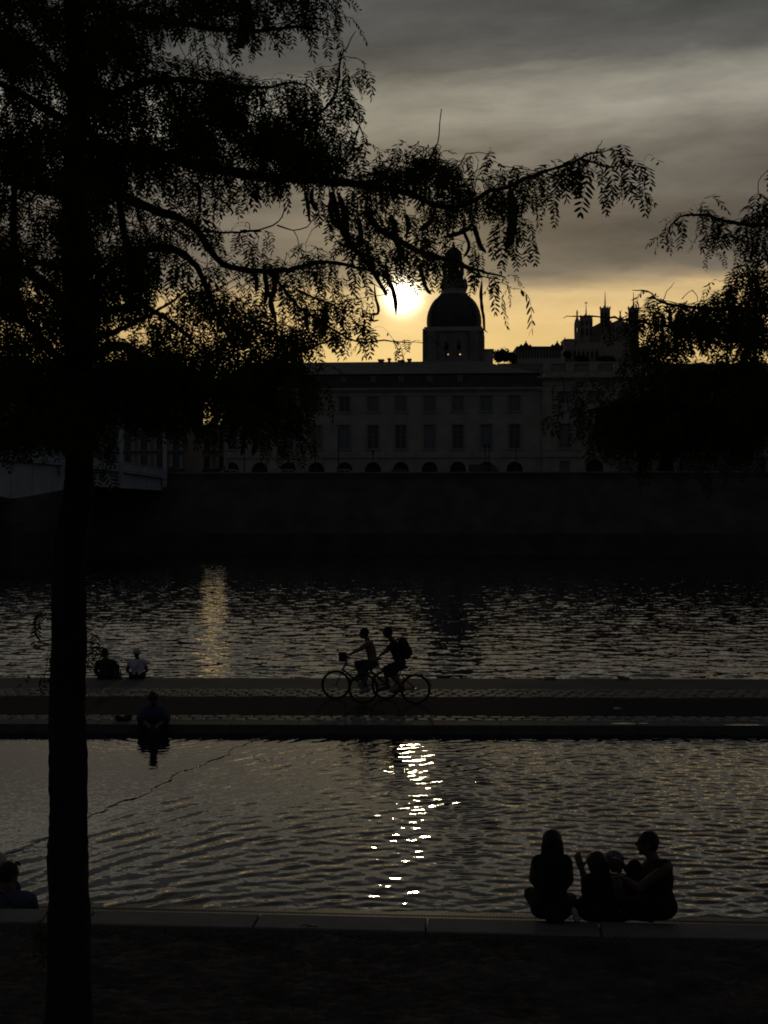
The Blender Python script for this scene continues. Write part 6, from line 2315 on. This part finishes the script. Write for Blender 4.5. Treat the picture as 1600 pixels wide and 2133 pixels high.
def build_people():
    GF = 'friends sitting on the near pool edge'
    Y = 13.72
    # woman with long hair
    person('woman with long straight dark hair seen from behind, sitting cross-legged on the pool edge', joints(Y, dict(
        head=(1150, 1754), neck=(1149, 1783), shL=(1117, 1797), shR=(1182, 1796), elL=(1110, 1832, 13.84), elR=(1187, 1834, 13.86), haL=(1121, 1850, 14.04), haR=(1176, 1852, 14.06),
        pelvis=(1150, 1885), hipL=(1130, 1889), hipR=(1170, 1889), knL=(1103, 1858, 14.06), knR=(1190, 1872, 14.08), anL=(1140, 1893, 14.22), anR=(1155, 1900, 14.26))), P(1150, 1912, Y), (.05, 1, -.1),
        skin='skin', top='black', sleeve=.0, bottom='black', trouser=.42, hair='long', group=GF, toe=(.3, 1, -.2))
    # girl with raised hand
    person('girl with bushy dark hair and one raised hand, sitting next to the long haired woman', joints(13.8, dict(
        head=(1241, 1798), neck=(1243, 1826), shL=(1226, 1838), shR=(1262, 1839), elL=(1221, 1838, 13.92), elR=(1268, 1866, 13.95), haL=(1212, 1811, 13.98), haR=(1246, 1868, 14.08),
        pelvis=(1243, 1888), hipL=(1229, 1891), hipR=(1258, 1891), knL=(1212, 1886, 14.1), knR=(1278, 1882, 14.1), anL=(1238, 1898, 14.25), anR=(1250, 1899, 14.28))), P(1243, 1911, 13.8), (-.5, .8, .0),
        skin='skin2', top='black', sleeve=.4, bottom='black', hair='bushy', group=GF, s=1.12, hs=.95, skirt=True, trouser=.45, curl=.35, handn=(.3, 1, 0))
    # child in a patterned cap, on the ledge
    person('child with a lilac print cap leaning in between girl and man on the pool edge', joints(14.55, dict(
        head=(1281, 1796), neck=(1283, 1822), shL=(1268, 1832, 14.65), shR=(1299, 1832, 14.45), elL=(1278, 1856, 14.75), elR=(1302, 1856, 14.35), haL=(1296, 1838, 14.6), haR=(1300, 1832, 14.2),
        pelvis=(1283, 1898), hipL=(1272, 1902, 14.65), hipR=(1294, 1902, 14.45), knL=(1266, 1890, 14.95), knR=(1284, 1890, 14.95), anL=(1266, 1925, 15.1), anR=(1284, 1925, 15.1))), P(1283, 1930, 14.55), (.7, -.2, -.35),
        skin='skin2', top='lilac', sleeve=.4, bottom='jean', hair='cap', headx='lilac', group=GF, s=.80, hs=.92)
    # man in a sleeveless top
    person('man with cropped hair in a dark sleeveless top, sitting in profile on the pool edge', joints(13.75, dict(
        head=(1349, 1757, 13.85), neck=(1361, 1788, 13.82), shL=(1352, 1806, 14.0), shR=(1388, 1808, 13.62), elL=(1322, 1832, 14.12), elR=(1332, 1850, 13.66), haL=(1302, 1806, 14.1), haR=(1298, 1829, 13.82),
        pelvis=(1374, 1882, 13.72), hipL=(1362, 1888, 13.86), hipR=(1384, 1888, 13.62), knL=(1322, 1806, 14.08), knR=(1304, 1884, 13.90), anL=(1312, 1893, 14.2), anR=(1350, 1898, 14.12))), P(1372, 1911, 13.75), (-.92, .28, -.12),
        skin='skin2', top='black', sleeve=.0, bottom='black', hair='bald', group=GF, s=1.08, hs=1.04, toe=(-.8, .5, 0), curl=.7)
    # pair at the left edge, on the lower ledge
    t = person('person in a blue shirt with dark shoulder strap and sunglasses on the head', joints(14.5, dict(
        head=(19, 1820), neck=(20, 1852), shL=(-26, 1872), shR=(64, 1873), elL=(-40, 1925, 14.6), elR=(76, 1926, 14.62), haL=(-10, 1950, 14.85), haR=(50, 1952, 14.9),
        pelvis=(18, 1960), hipL=(-4, 1962), hipR=(40, 1962), knL=(-8, 1925, 14.95), knR=(44, 1925, 14.95), anL=(-2, 1950, 15.15), anR=(36, 1950, 15.15))), P(18, 1975, 14.5), (.62, .75, 0),
        skin='skin', top='blue', sleeve=.42, bottom='jean', hair='short', s=1.05, hs=1.06, voxel=.012)
    strap(t, [P(-12, 1846, 14.33), P(8, 1866, 14.34), P(30, 1890, 14.36), P(52, 1920, 14.42)], .05)
    hd = P(19, 1820, 14.5)
    g = MB()
    for q in (-1, 1):
        c = hd + Vector((.050, .058, .100)) + Vector((.038, -.032, 0)) * q
        g.ell(c, Vector((.030, -.026, 0)), Vector((.006, .007, .004)), Vector((-.012, -.014, .028)), 12, 8)
        e = c + Vector((.028, -.022, 0)) * q
        g.tube([e, e + Vector((-.06, -.07, -.012)), e + Vector((-.10, -.115, -.04))], .004, 6)
    g.tube([hd + Vector((.047, .053, .102)), hd + Vector((.055, .063, .105)), hd + Vector((.057, .057, .102))], .004, 6)
    so_ = thing('sunglasses', 'dark sunglasses pushed up on the head of the person in blue', 'sunglasses', hd + Vector((.07, .08, .10)))
    g.build('lenses', M['iron'], so_, True)
    person('person with a pale grey cap sitting beyond the one in a blue shirt', joints(15.1, dict(
        head=(-4, 1800), neck=(-6, 1828), shL=(-45, 1845), shR=(30, 1846), elL=(-56, 1890, 15.2), elR=(38, 1892, 15.22), haL=(-30, 1905, 15.4), haR=(16, 1905, 15.4),
        pelvis=(-8, 1908), hipL=(-26, 1910), hipR=(10, 1910), knL=(-26, 1888, 15.5), knR=(10, 1888, 15.5), anL=(-24, 1912, 15.65), anR=(8, 1912, 15.65))), P(-8, 1930, 15.1), (.2, 1, 0),
        skin='skin2', top='dimblue', sleeve=.42, bottom='jean', hair='cap', voxel=.013)
    # bent man on the far side of the pool, legs in the water
    person('hunched person in a dusty blue shirt with legs dangling in the pool', joints(27.55, dict(
        head=(319, 1455, 27.35), neck=(319, 1470, 27.5), shL=(299, 1480, 27.55), shR=(341, 1480, 27.55), elL=(291, 1497, 27.45), elR=(349, 1497, 27.45), haL=(304, 1506, 27.22), haR=(335, 1506, 27.22),
        pelvis=(320, 1499, 27.75), hipL=(311, 1501, 27.75), hipR=(329, 1501, 27.75), knL=(296, 1502, 27.32), knR=(343, 1502, 27.32), anL=(296, 1545, 27.28), anR=(343, 1545, 27.28))), P(320, 1505, 27.75), (0, -1, -.7),
        skin='skin', top='dimblue', sleeve=.5, bottom='black', trouser=.98, hair='short', voxel=.016, feet=False, s=1.3, hs=1.08, up=(0, -.6, .8))
    # two on the river edge
    person('person in a dark jacket with their back turned, on the river edge beside the trunk', joints(35.25, dict(
        head=(219, 1360), neck=(220, 1371), shL=(204, 1381), shR=(238, 1381), elL=(199, 1399, 35.35), elR=(243, 1399, 35.35), haL=(210, 1407, 35.6), haR=(232, 1407, 35.6),
        pelvis=(221, 1405), hipL=(213, 1407), hipR=(229, 1407), knL=(211, 1406, 35.72), knR=(231, 1406, 35.72), anL=(211, 1443, 35.82), anR=(231, 1443, 35.82))), P(221, 1416, 35.25), (.05, 1, -.2),
        skin='skin', top='black', sleeve=.9, bottom='navy', hair='short', voxel=.018, s=1.12, hs=1.05)
    t = person('person in a white top and pale cap with thin diagonal strap, on the river edge', joints(35.25, dict(
        head=(285, 1361), neck=(286, 1371), shL=(271, 1379), shR=(301, 1379), elL=(265, 1397, 35.35), elR=(306, 1397, 35.35), haL=(274, 1405, 35.55), haR=(298, 1405, 35.55),
        pelvis=(286, 1404), hipL=(278, 1406), hipR=(294, 1406), knL=(276, 1406, 35.7), knR=(296, 1406, 35.7), anL=(276, 1443, 35.8), anR=(296, 1443, 35.8))), P(286, 1416, 35.25), (-.1, 1, 0),
        skin='skin2', top='white', sleeve=.12, bottom='black', hair='cap', voxel=.016, hs=1.0)
    strap(t, [P(297, 1371, 35.10), P(290, 1381, 35.09), P(282, 1392, 35.10), P(274, 1402, 35.12)], .035)
    # walkers on the bridge
    for px, Yb, lab, tp in ((92, 157.5, 'person walking on the bridge at the left of the trunk, head above the parapet', 'white'), (310, 198.5, 'dark figure with a pale cap walking on the bridge near its far lamp post', 'black')):
        x = BX(Yb) - 1.2
        z = BTOP(Yb) - 1.05
        v = lambda a, b_, c: Vector((x + a, Yb + b_, z + c))
        person(lab, dict(head=v(0, 0, 1.62), neck=v(0, 0, 1.44), shL=v(0, -.19, 1.38), shR=v(0, .19, 1.38), elL=v(.02, -.24, 1.1), elR=v(-.03, .24, 1.1), haL=v(.1, -.24, .86), haR=v(.02, .25, .85),
                         pelvis=v(0, 0, .95), hipL=v(0, -.1, .92), hipR=v(0, .1, .92), knL=v(.12, -.1, .5), knR=v(-.05, .1, .5), anL=v(.14, -.1, .09), anR=v(-.25, .1, .11)), v(0, 0, 0), (1, 0, 0),
               top=tp, sleeve=.4, bottom='navy', hair='cap', voxel=.03, toe=(1, 0, 0), hands=False, skin='skin2')


def build_bike(label, Y, d, R, frame='paint'):
    """d: front, rear, bb, seat, head (top), headb (bottom), bar — photo points of the bicycle's side view"""
    p = {k: P(*v, Y) for k, v in d.items()}
    t = thing('bicycle', label, 'bicycle', Vector(((p['front'].x + p['rear'].x) / 2, Y, ZT)))
    y = Vector((0, 1, 0))
    for k in ('front', 'rear'):
        c = p[k]
        w = link('wheel', None, t, c - t.location)
        n = 40
        pt = [c + Vector((math.cos(a) * (R - .02), 0, math.sin(a) * (R - .02))) for a in np.linspace(0, 2 * math.pi, n + 1)]
        b = MB(); b.tube(pt, .021, 8, cap=False); b.build('tyre', M['rubber'], w, True)
        pt = [c + Vector((math.cos(a) * (R - .046), 0, math.sin(a) * (R - .046))) for a in np.linspace(0, 2 * math.pi, n + 1)]
        b = MB(); b.tube(pt, .011, 6, cap=False); b.build('rim', M['iron'], w, True)
        b = MB(); b.tube([c - y * .05, c + y * .05], [.022, .022], 10); b.build('hub', M['metal'], w)
        b = MB()
        for i in range(28):
            a = 2 * math.pi * i / 28
            q = Vector((math.cos(a + (.25 if i % 2 else -.25)), 0, math.sin(a + (.25 if i % 2 else -.25))))
            b.tube([c + q * .02 + y * (.03 if i % 4 < 2 else -.03), c + Vector((math.cos(a), 0, math.sin(a))) * (R - .05)], .0013, 3, cap=False)
        tag(b.build('spokes', M['metal'], w, fix=False), kind='stuff')
        b = MB()
        aa = np.linspace(math.radians(20), math.radians(170) if k == 'rear' else math.radians(150), 16)
        sgn = -1 if k == 'rear' else 1
        b.tube([c + Vector((math.cos(a if k == 'front' else math.pi - a) * (R + .022), 0, math.sin(a) * (R + .022))) for a in aa], .024, 6, flat=.3)
        b.build('mudguard', M['iron'], t, True)
    b = MB()
    b.tube([p['headb'], p['bb']], .021, 10)
    b.tube([p['head'], p['headb']], .021, 10)
    st = p['bb'].lerp(p['seat'], .72)
    b.tube([p['bb'], st], .018, 10)
    b.tube([p['head'].lerp(p['headb'], .3), st - (p['seat'] - p['bb']) * .06], .018, 10)
    for q in (-1, 1):
        r = p['rear'] + y * .065 * q
        b.tube([p['bb'] + y * .03 * q, r], .011, 8)
        b.tube([st, st.lerp(r, .15) + y * .045 * q, r], .010, 8)
    b.build('frame', M[frame], t, True)
    b = MB()
    for q in (-1, 1):
        f = p['front'] + y * .055 * q
        b.tube([p['headb'] + y * .045 * q, p['headb'].lerp(f, .6), f], [.015, .013, .010], 8)
    b.tube([p['headb'] - y * .05, p['headb'] + y * .05], .016, 8)
    b.build('fork', M[frame], t, True)
    b = MB()
    b.tube([p['head'], p['head'].lerp(p['bar'], .6), p['bar']], .015, 8)
    b.tube(smooth_path([p['bar'] - y * .29 + Vector((.07, 0, .0)), p['bar'] - y * .16 + Vector((.02, 0, .01)), p['bar'], p['bar'] + y * .16 + Vector((.02, 0, .01)), p['bar'] + y * .29 + Vector((.07, 0, 0))], .04), .012, 8)
    h = b.build('handlebar', M['metal'], t, True)
    for q in (-1, 1):
        g = MB()
        g.tube([p['bar'] + y * .29 * q + Vector((.075, 0, 0)), p['bar'] + y * .21 * q + Vector((.035, 0, .007))], .017, 8)
        g.build('grip', M['rubber'], h)
        g = MB()
        g.tube([p['bar'] + y * .2 * q + Vector((.02, 0, -.01)), p['bar'] + y * .25 * q + Vector((-.03, 0, -.03))], .006, 6)
        g.build('brake_lever', M['iron'], h)
    b = MB()
    b.tube([st, p['seat']], .013, 8)
    b.build('seat_post', M['metal'], t)
    b = MB()
    c = p['seat']
    b.tube([c + Vector((-.15, 0, .0)), c + Vector((-.05, 0, .015)), c + Vector((.05, 0, .015)), c + Vector((.12, 0, .03))], [.02, .035, .07, .055], 10, flat=.5)
    b.build('saddle', M['rubber'], t, True)
    b = MB()
    b.lathe(p['bb'] - y * .055, [(.03, 0), (.085, .0), (.092, .004), (.085, .008), (.03, .008)], 22, axis=(0, 1, 0))
    b.tube([p['bb'] - y * .07, p['bb'] + y * .07], .022, 10)
    cr = b.build('crankset', M['metal'], t)
    for k, q in (('pedN', -1), ('pedF', 1)):
        e = p[k] + y * .085 * q
        g = MB()
        g.tube([p['bb'] + y * .07 * q, p[k] + y * .075 * q], .010, 8)
        g.build('crank_arm', M['metal'], cr)
        g = MB()
        g.box(e.x - .045, e.x + .045, e.y - .04 + .02 * q, e.y + .04 + .02 * q, e.z - .012, e.z + .012)
        g.build('pedal', M['iron'], cr)
    b = MB()
    for dz in (.09, -.085):
        b.tube([p['bb'] + Vector((0, -.05, dz)), p['rear'] + Vector((0, -.05, dz * .4))], .005, 5)
    b.build('chain', M['iron'], t)
    return t, p


def build_cyclists():
    # far cyclist
    Y = 31.35
    tb, p = build_bike('bicycle with a handlebar bag, ridden by the cyclist in front', Y, dict(front=(700, 1426.5), rear=(804, 1426.5), bb=(754, 1427), seat=(779, 1389), head=(722, 1379), headb=(714, 1394), bar=(724, 1367), pedN=(762, 1440), pedF=(747, 1414)), .325)
    b = MB()
    c = P(714, 1369, Y)
    b.hexa([c + Vector(q) for q in ((-.08, -.13, -.09), (.07, -.13, -.09), (.07, .13, -.09), (-.08, .13, -.09), (-.09, -.14, .08), (.08, -.14, .08), (.08, .14, .08), (-.09, .14, .08))])
    b.hexa([c + Vector(q) for q in ((-.095, -.145, .081), (.085, -.145, .081), (.085, .145, .081), (-.095, .145, .081), (-.07, -.12, .11), (.06, -.12, .11), (.06, .12, .11), (-.07, .12, .11))])
    o = thing('handlebar_bag', 'small square dark bag hung on the front bicycle handlebar', 'bag', c)
    b.build('pouch', M['black'], o)
    b = MB()
    b.box(c.x + .081, c.x + .10, c.y - .06, c.y + .06, c.z - .02, c.z + .03)
    b.build('clip', M['iron'], o)
    b = MB()
    b.lathe(p['bar'] + Vector((.0, .1, .012)), [(.018, 0), (.026, .006), (.024, .022), (.005, .03)], 8)
    b.build('bell', M['metal'], tb)
    person('front cyclist in a greyish shirt and shorts, leaning to the handlebar with the bag', joints(Y, dict(
        head=(758.5, 1319), neck=(766, 1332), shL=(769, 1340, Y - .18), shR=(769, 1340, Y + .18), elL=(748, 1354, Y - .26), elR=(747, 1353, Y + .26), haL=(729, 1363, Y - .25), haR=(729, 1363, Y + .25),
        pelvis=(777.5, 1379), hipL=(776, 1382, Y - .09), hipR=(776, 1382, Y + .09), knL=(751, 1401, Y - .11), knR=(744, 1382, Y + .11), anL=(765, 1433, Y - .1), anR=(750, 1407, Y + .1))), Vector((P(770, 1400, Y).x, Y, ZT)), (-1, 0, -.1),
        skin='skin2', top='beige', sleeve=.35, bottom='jean', trouser=.52, hair='short', shoe='paleshoe', voxel=.015, toe=(-1, 0, -.15), curl=1.0, handn=(0, 0, -1), group='cyclists on the promenade')
    # near cyclist
    Y = 30.5
    build_bike('bicycle ridden by the cyclist wearing a backpack', Y, dict(front=(757, 1434.5), rear=(866, 1435.5), bb=(820, 1436), seat=(838, 1392), head=(780, 1382), headb=(772, 1397), bar=(786, 1369), pedN=(836, 1440), pedF=(805, 1433)), .327)
    person('rear cyclist in dark clothes carrying a large dark backpack, seen from the side', joints(Y, dict(
        head=(807.5, 1317), neck=(816, 1331), shL=(820, 1341, Y - .19), shR=(820, 1341, Y + .19), elL=(804, 1357, Y - .27), elR=(804, 1356, Y + .27), haL=(791, 1366, Y - .26), haR=(791, 1366, Y + .26),
        pelvis=(834, 1381), hipL=(833, 1384, Y - .1), hipR=(833, 1384, Y + .1), knL=(815, 1406, Y - .11), knR=(803, 1394, Y + .11), anL=(838, 1431, Y - .1), anR=(808, 1427, Y + .1))), Vector((P(820, 1400, Y).x, Y, ZT)), (-1, 0, -.1),
        skin='skin2', top='black', sleeve=.35, bottom='navy', trouser=.5, hair='short', shoe='redshoe', voxel=.015, s=1.06, hs=1.04, toe=(-1, 0, -.15), curl=1.0, handn=(0, 0, -1), group='cyclists on the promenade')
    c = P(840, 1350, Y)
    t = thing('backpack', 'bulging dark backpack on the back of the rear cyclist', 'backpack', c)
    ax = Vector((.26, 0, -.97))
    ou = Vector((.97, 0, .26))
    b = MB()
    b.ell(c + ou * .03, ou * .115, y_(.155), ax * .25, 16, 12)
    b.ell(c - ax * .06 + ou * .02, ou * .11, y_(.15), ax * .18, 16, 12)
    b.ell(c + ax * .10 + ou * .03, ou * .12, y_(.15), ax * .16, 16, 12)
    remeshed(b, 'body', M['black'], t, .014, 4)
    b = MB()
    b.ell(c + ax * .09 + ou * .13, ou * .045, y_(.11), ax * .11, 12, 8)
    b.build('front_pocket', M['navy'], t, True)
    for q in (-1, 1):
        s_ = MB()
        s_.tube(smooth_path([c + y_(.1 * q) - ax * .19 - ou * .02, c + y_(.12 * q) - ax * .17 - ou * .2, c + y_(.14 * q) + ax * .02 - ou * .24, c + y_(.13 * q) + ax * .18 - ou * .07], .03), .02, 8, flat=.4)
        s_.build('strap', M['black'], t, True)


def y_(v):
    return Vector((0, v, 0))


def build_small():
    # bottle and bag between the pair on the river edge
    p = P(251, 1414.5, 35.2)
    p.z = ZT
    t = thing('bottle', 'small dark glass bottle standing between the pair on the river edge', 'bottle', p)
    b = MB()
    b.lathe(p, [(.034, .003), (.037, .01), (.037, .12), (.030, .15), (.014, .18), (.013, .22), (.016, .222), (.016, .235)], 14)
    b.build('glass', M['bottle'], t, True)
    b = MB()
    b.lathe(p, [(.0385, .035), (.0385, .10)], 14)
    b.build('paper_label', M['litter'], t, True)
    p = P(242, 1413, 35.05)
    p.z = ZT
    t = thing('bag', 'slim dark bag standing right beside the person in a dark jacket', 'bag', p)
    b = MB()
    b.cap(p + Vector((0, 0, .09)), p + Vector((.01, .05, .33)), .085, .065)
    b.cap(p + Vector((.02, -.04, .10)), p + Vector((.02, -.02, .2)), .07, .05)
    remeshed(b, 'body', M['navy'], t, .015, 4)
    b = MB()
    b.tube(smooth_path([p + Vector((-.04, .04, .36)), p + Vector((-.02, .05, .45)), p + Vector((.04, .05, .45)), p + Vector((.05, .04, .36))], .02), .009, 6)
    b.build('handle', M['black'], t, True)
    # shoes left on the pool kerb
    for i, (px, dy, lab) in enumerate(((252, 0, 'left one of two dark shoes on the far pool kerb beside the hunched person'), (263, .06, 'right one of two dark shoes on the far pool kerb beside the hunched person'))):
        p = P(px, 1501, 27.95 + dy)
        p.z = ZT + .03
        t = thing('shoe', lab, 'shoe', p, 'shoes left on the pool kerb')
        b = MB()
        d = Vector((.95, -.3, 0)) if i == 0 else Vector((-.8, -.55, 0))
        b.cap(p - d * .08 + Vector((0, 0, .045)), p + d * .02 + Vector((0, 0, .038)), .045, .040)
        b.cap(p + d * .02 + Vector((0, 0, .036)), p + d * .13 + Vector((0, 0, .032)), .040, .032)
        b.cap(p - d * .09 + Vector((0, 0, .07)), p - d * .04 + Vector((0, 0, .075)), .036, .034)
        remeshed(b, 'upper', M['black'], t, .009, 3)
        b = MB()
        b.cap(p - d * .09 + Vector((0, 0, .010)), p + d * .135 + Vector((0, 0, .010)), .018, .018)
        b.build('sole', M['rubber'], t, True)
    # handbag and water bottle on the curb beside the group
    p = P(1157, 1914, 13.58)
    p.z = ZC + .003
    t = thing('handbag', 'small dark handbag with a curved handle on the curb behind the long haired woman', 'bag', p)
    b = MB()
    b.ell(p + Vector((0, 0, .075)), (.10, 0, 0), (0, .045, 0), (0, 0, .072), 16, 10)
    b.ell(p + Vector((0, 0, .055)), (.105, 0, 0), (0, .052, 0), (0, 0, .052), 16, 10)
    remeshed(b, 'body', M['black'], t, .008, 3)
    b = MB()
    b.tube(smooth_path([p + Vector((-.075, 0, .10)), p + Vector((-.05, 0, .16)), p + Vector((0, 0, .185)), p + Vector((.05, 0, .16)), p + Vector((.075, 0, .10))], .02), .008, 8)
    b.build('handle', M['navy'], t, True)
    p = P(1203, 1912, 13.62)
    p.z = ZC + .003
    t = thing('water_bottle', 'pale plastic bottle leaning between the long haired woman and the girl', 'bottle', p)
    d = Vector((-.32, .1, 1)).normalized()
    b = MB()
    b.lathe(p + Vector((0, 0, .01)), [(.026, .0), (.031, .006), (.031, .04), (.028, .05), (.031, .06), (.031, .10), (.022, .125), (.012, .135)], 14, axis=d)
    b.build('body', M['clear'], t, True)
    b = MB()
    b.lathe(p + Vector((0, 0, .01)), [(.014, .134), (.014, .152)], 12, axis=d)
    b.build('bottle_cap', M['blue'], t)
    # iron mooring fittings on the river edge
    for px, lab in ((1145, 'low dark iron mooring fitting on the river edge, nearer the cyclists'), (1297, 'low dark iron mooring fitting on the river edge, farther right')):
        x = (px - CX) * 35.2 / F
        p = Vector((x, 35.2 + KP * x, ZT))
        t = thing('mooring_fitting', lab, 'mooring fitting', p, 'iron fittings along the river edge')
        b = MB()
        b.box(p.x - .16, p.x + .16, p.y - .06, p.y + .06, p.z + .002, p.z + .02)
        b.build('base_plate', M['iron'], t)
        b = MB()
        b.tube(smooth_path([p + Vector((-.15, 0, .05)), p + Vector((-.06, 0, .045)), p + Vector((.06, 0, .045)), p + Vector((.15, 0, .05))], .03), .018, 8)
        for q in (-.06, .06):
            b.tube([p + Vector((q, 0, .018)), p + Vector((q, 0, .05))], .016, 8)
        b.build('horn', M['iron'], t, True)
    # paper scrap on the cycle path, fallen pods by the curb
    p = P(1287, 1477, YG(1477, ZT))
    p.z = ZT + .006
    b = MB()
    b.add([p + Vector(q) for q in ((-.08, -.05, .002), (.06, -.06, .012), (.09, .05, .004), (-.02, .03, .03), (-.09, .06, .004))], [(0, 1, 3), (1, 2, 3), (2, 4, 3), (4, 0, 3)])
    o = b.build('paper_scrap', M['litter'], fix=False)
    tag(o, 'crumpled pale paper scrap lying on the dark cycle path at right', 'litter')
    for k, (px, py, lab) in enumerate(((636, 1933, 'curled dry seed pod fallen on the curb edge, left one'), (651, 1934, 'curled dry seed pod fallen on the curb edge, right one'))):
        Yq = YG(py, ZC)
        p = P(px, py, Yq)
        p.z = ZC + .012
        b = MB()
        b.tube(smooth_path([p + Vector((-.05, 0, 0)), p + Vector((-.02, .02, .012)), p + Vector((.02, -.01, .02 - .01 * k)), p + Vector((.055, .015, .0))], .01), [.005] + [.010] * 3 + [.011] * 50, 8, flat=.5) if False else b.tube([p + Vector((-.05, 0, 0)), p + Vector((-.02, .02, .012)), p + Vector((.02, -.01, .02 - .01 * k)), p + Vector((.055, .015, .0))], [.004, .011, .011, .004], 8, flat=.5)
        tag(b.build('fallen_pod', M['pod'], None, True), lab, 'seed pod', 'fallen pods on the curb')


build_people()
build_cyclists()
build_small()
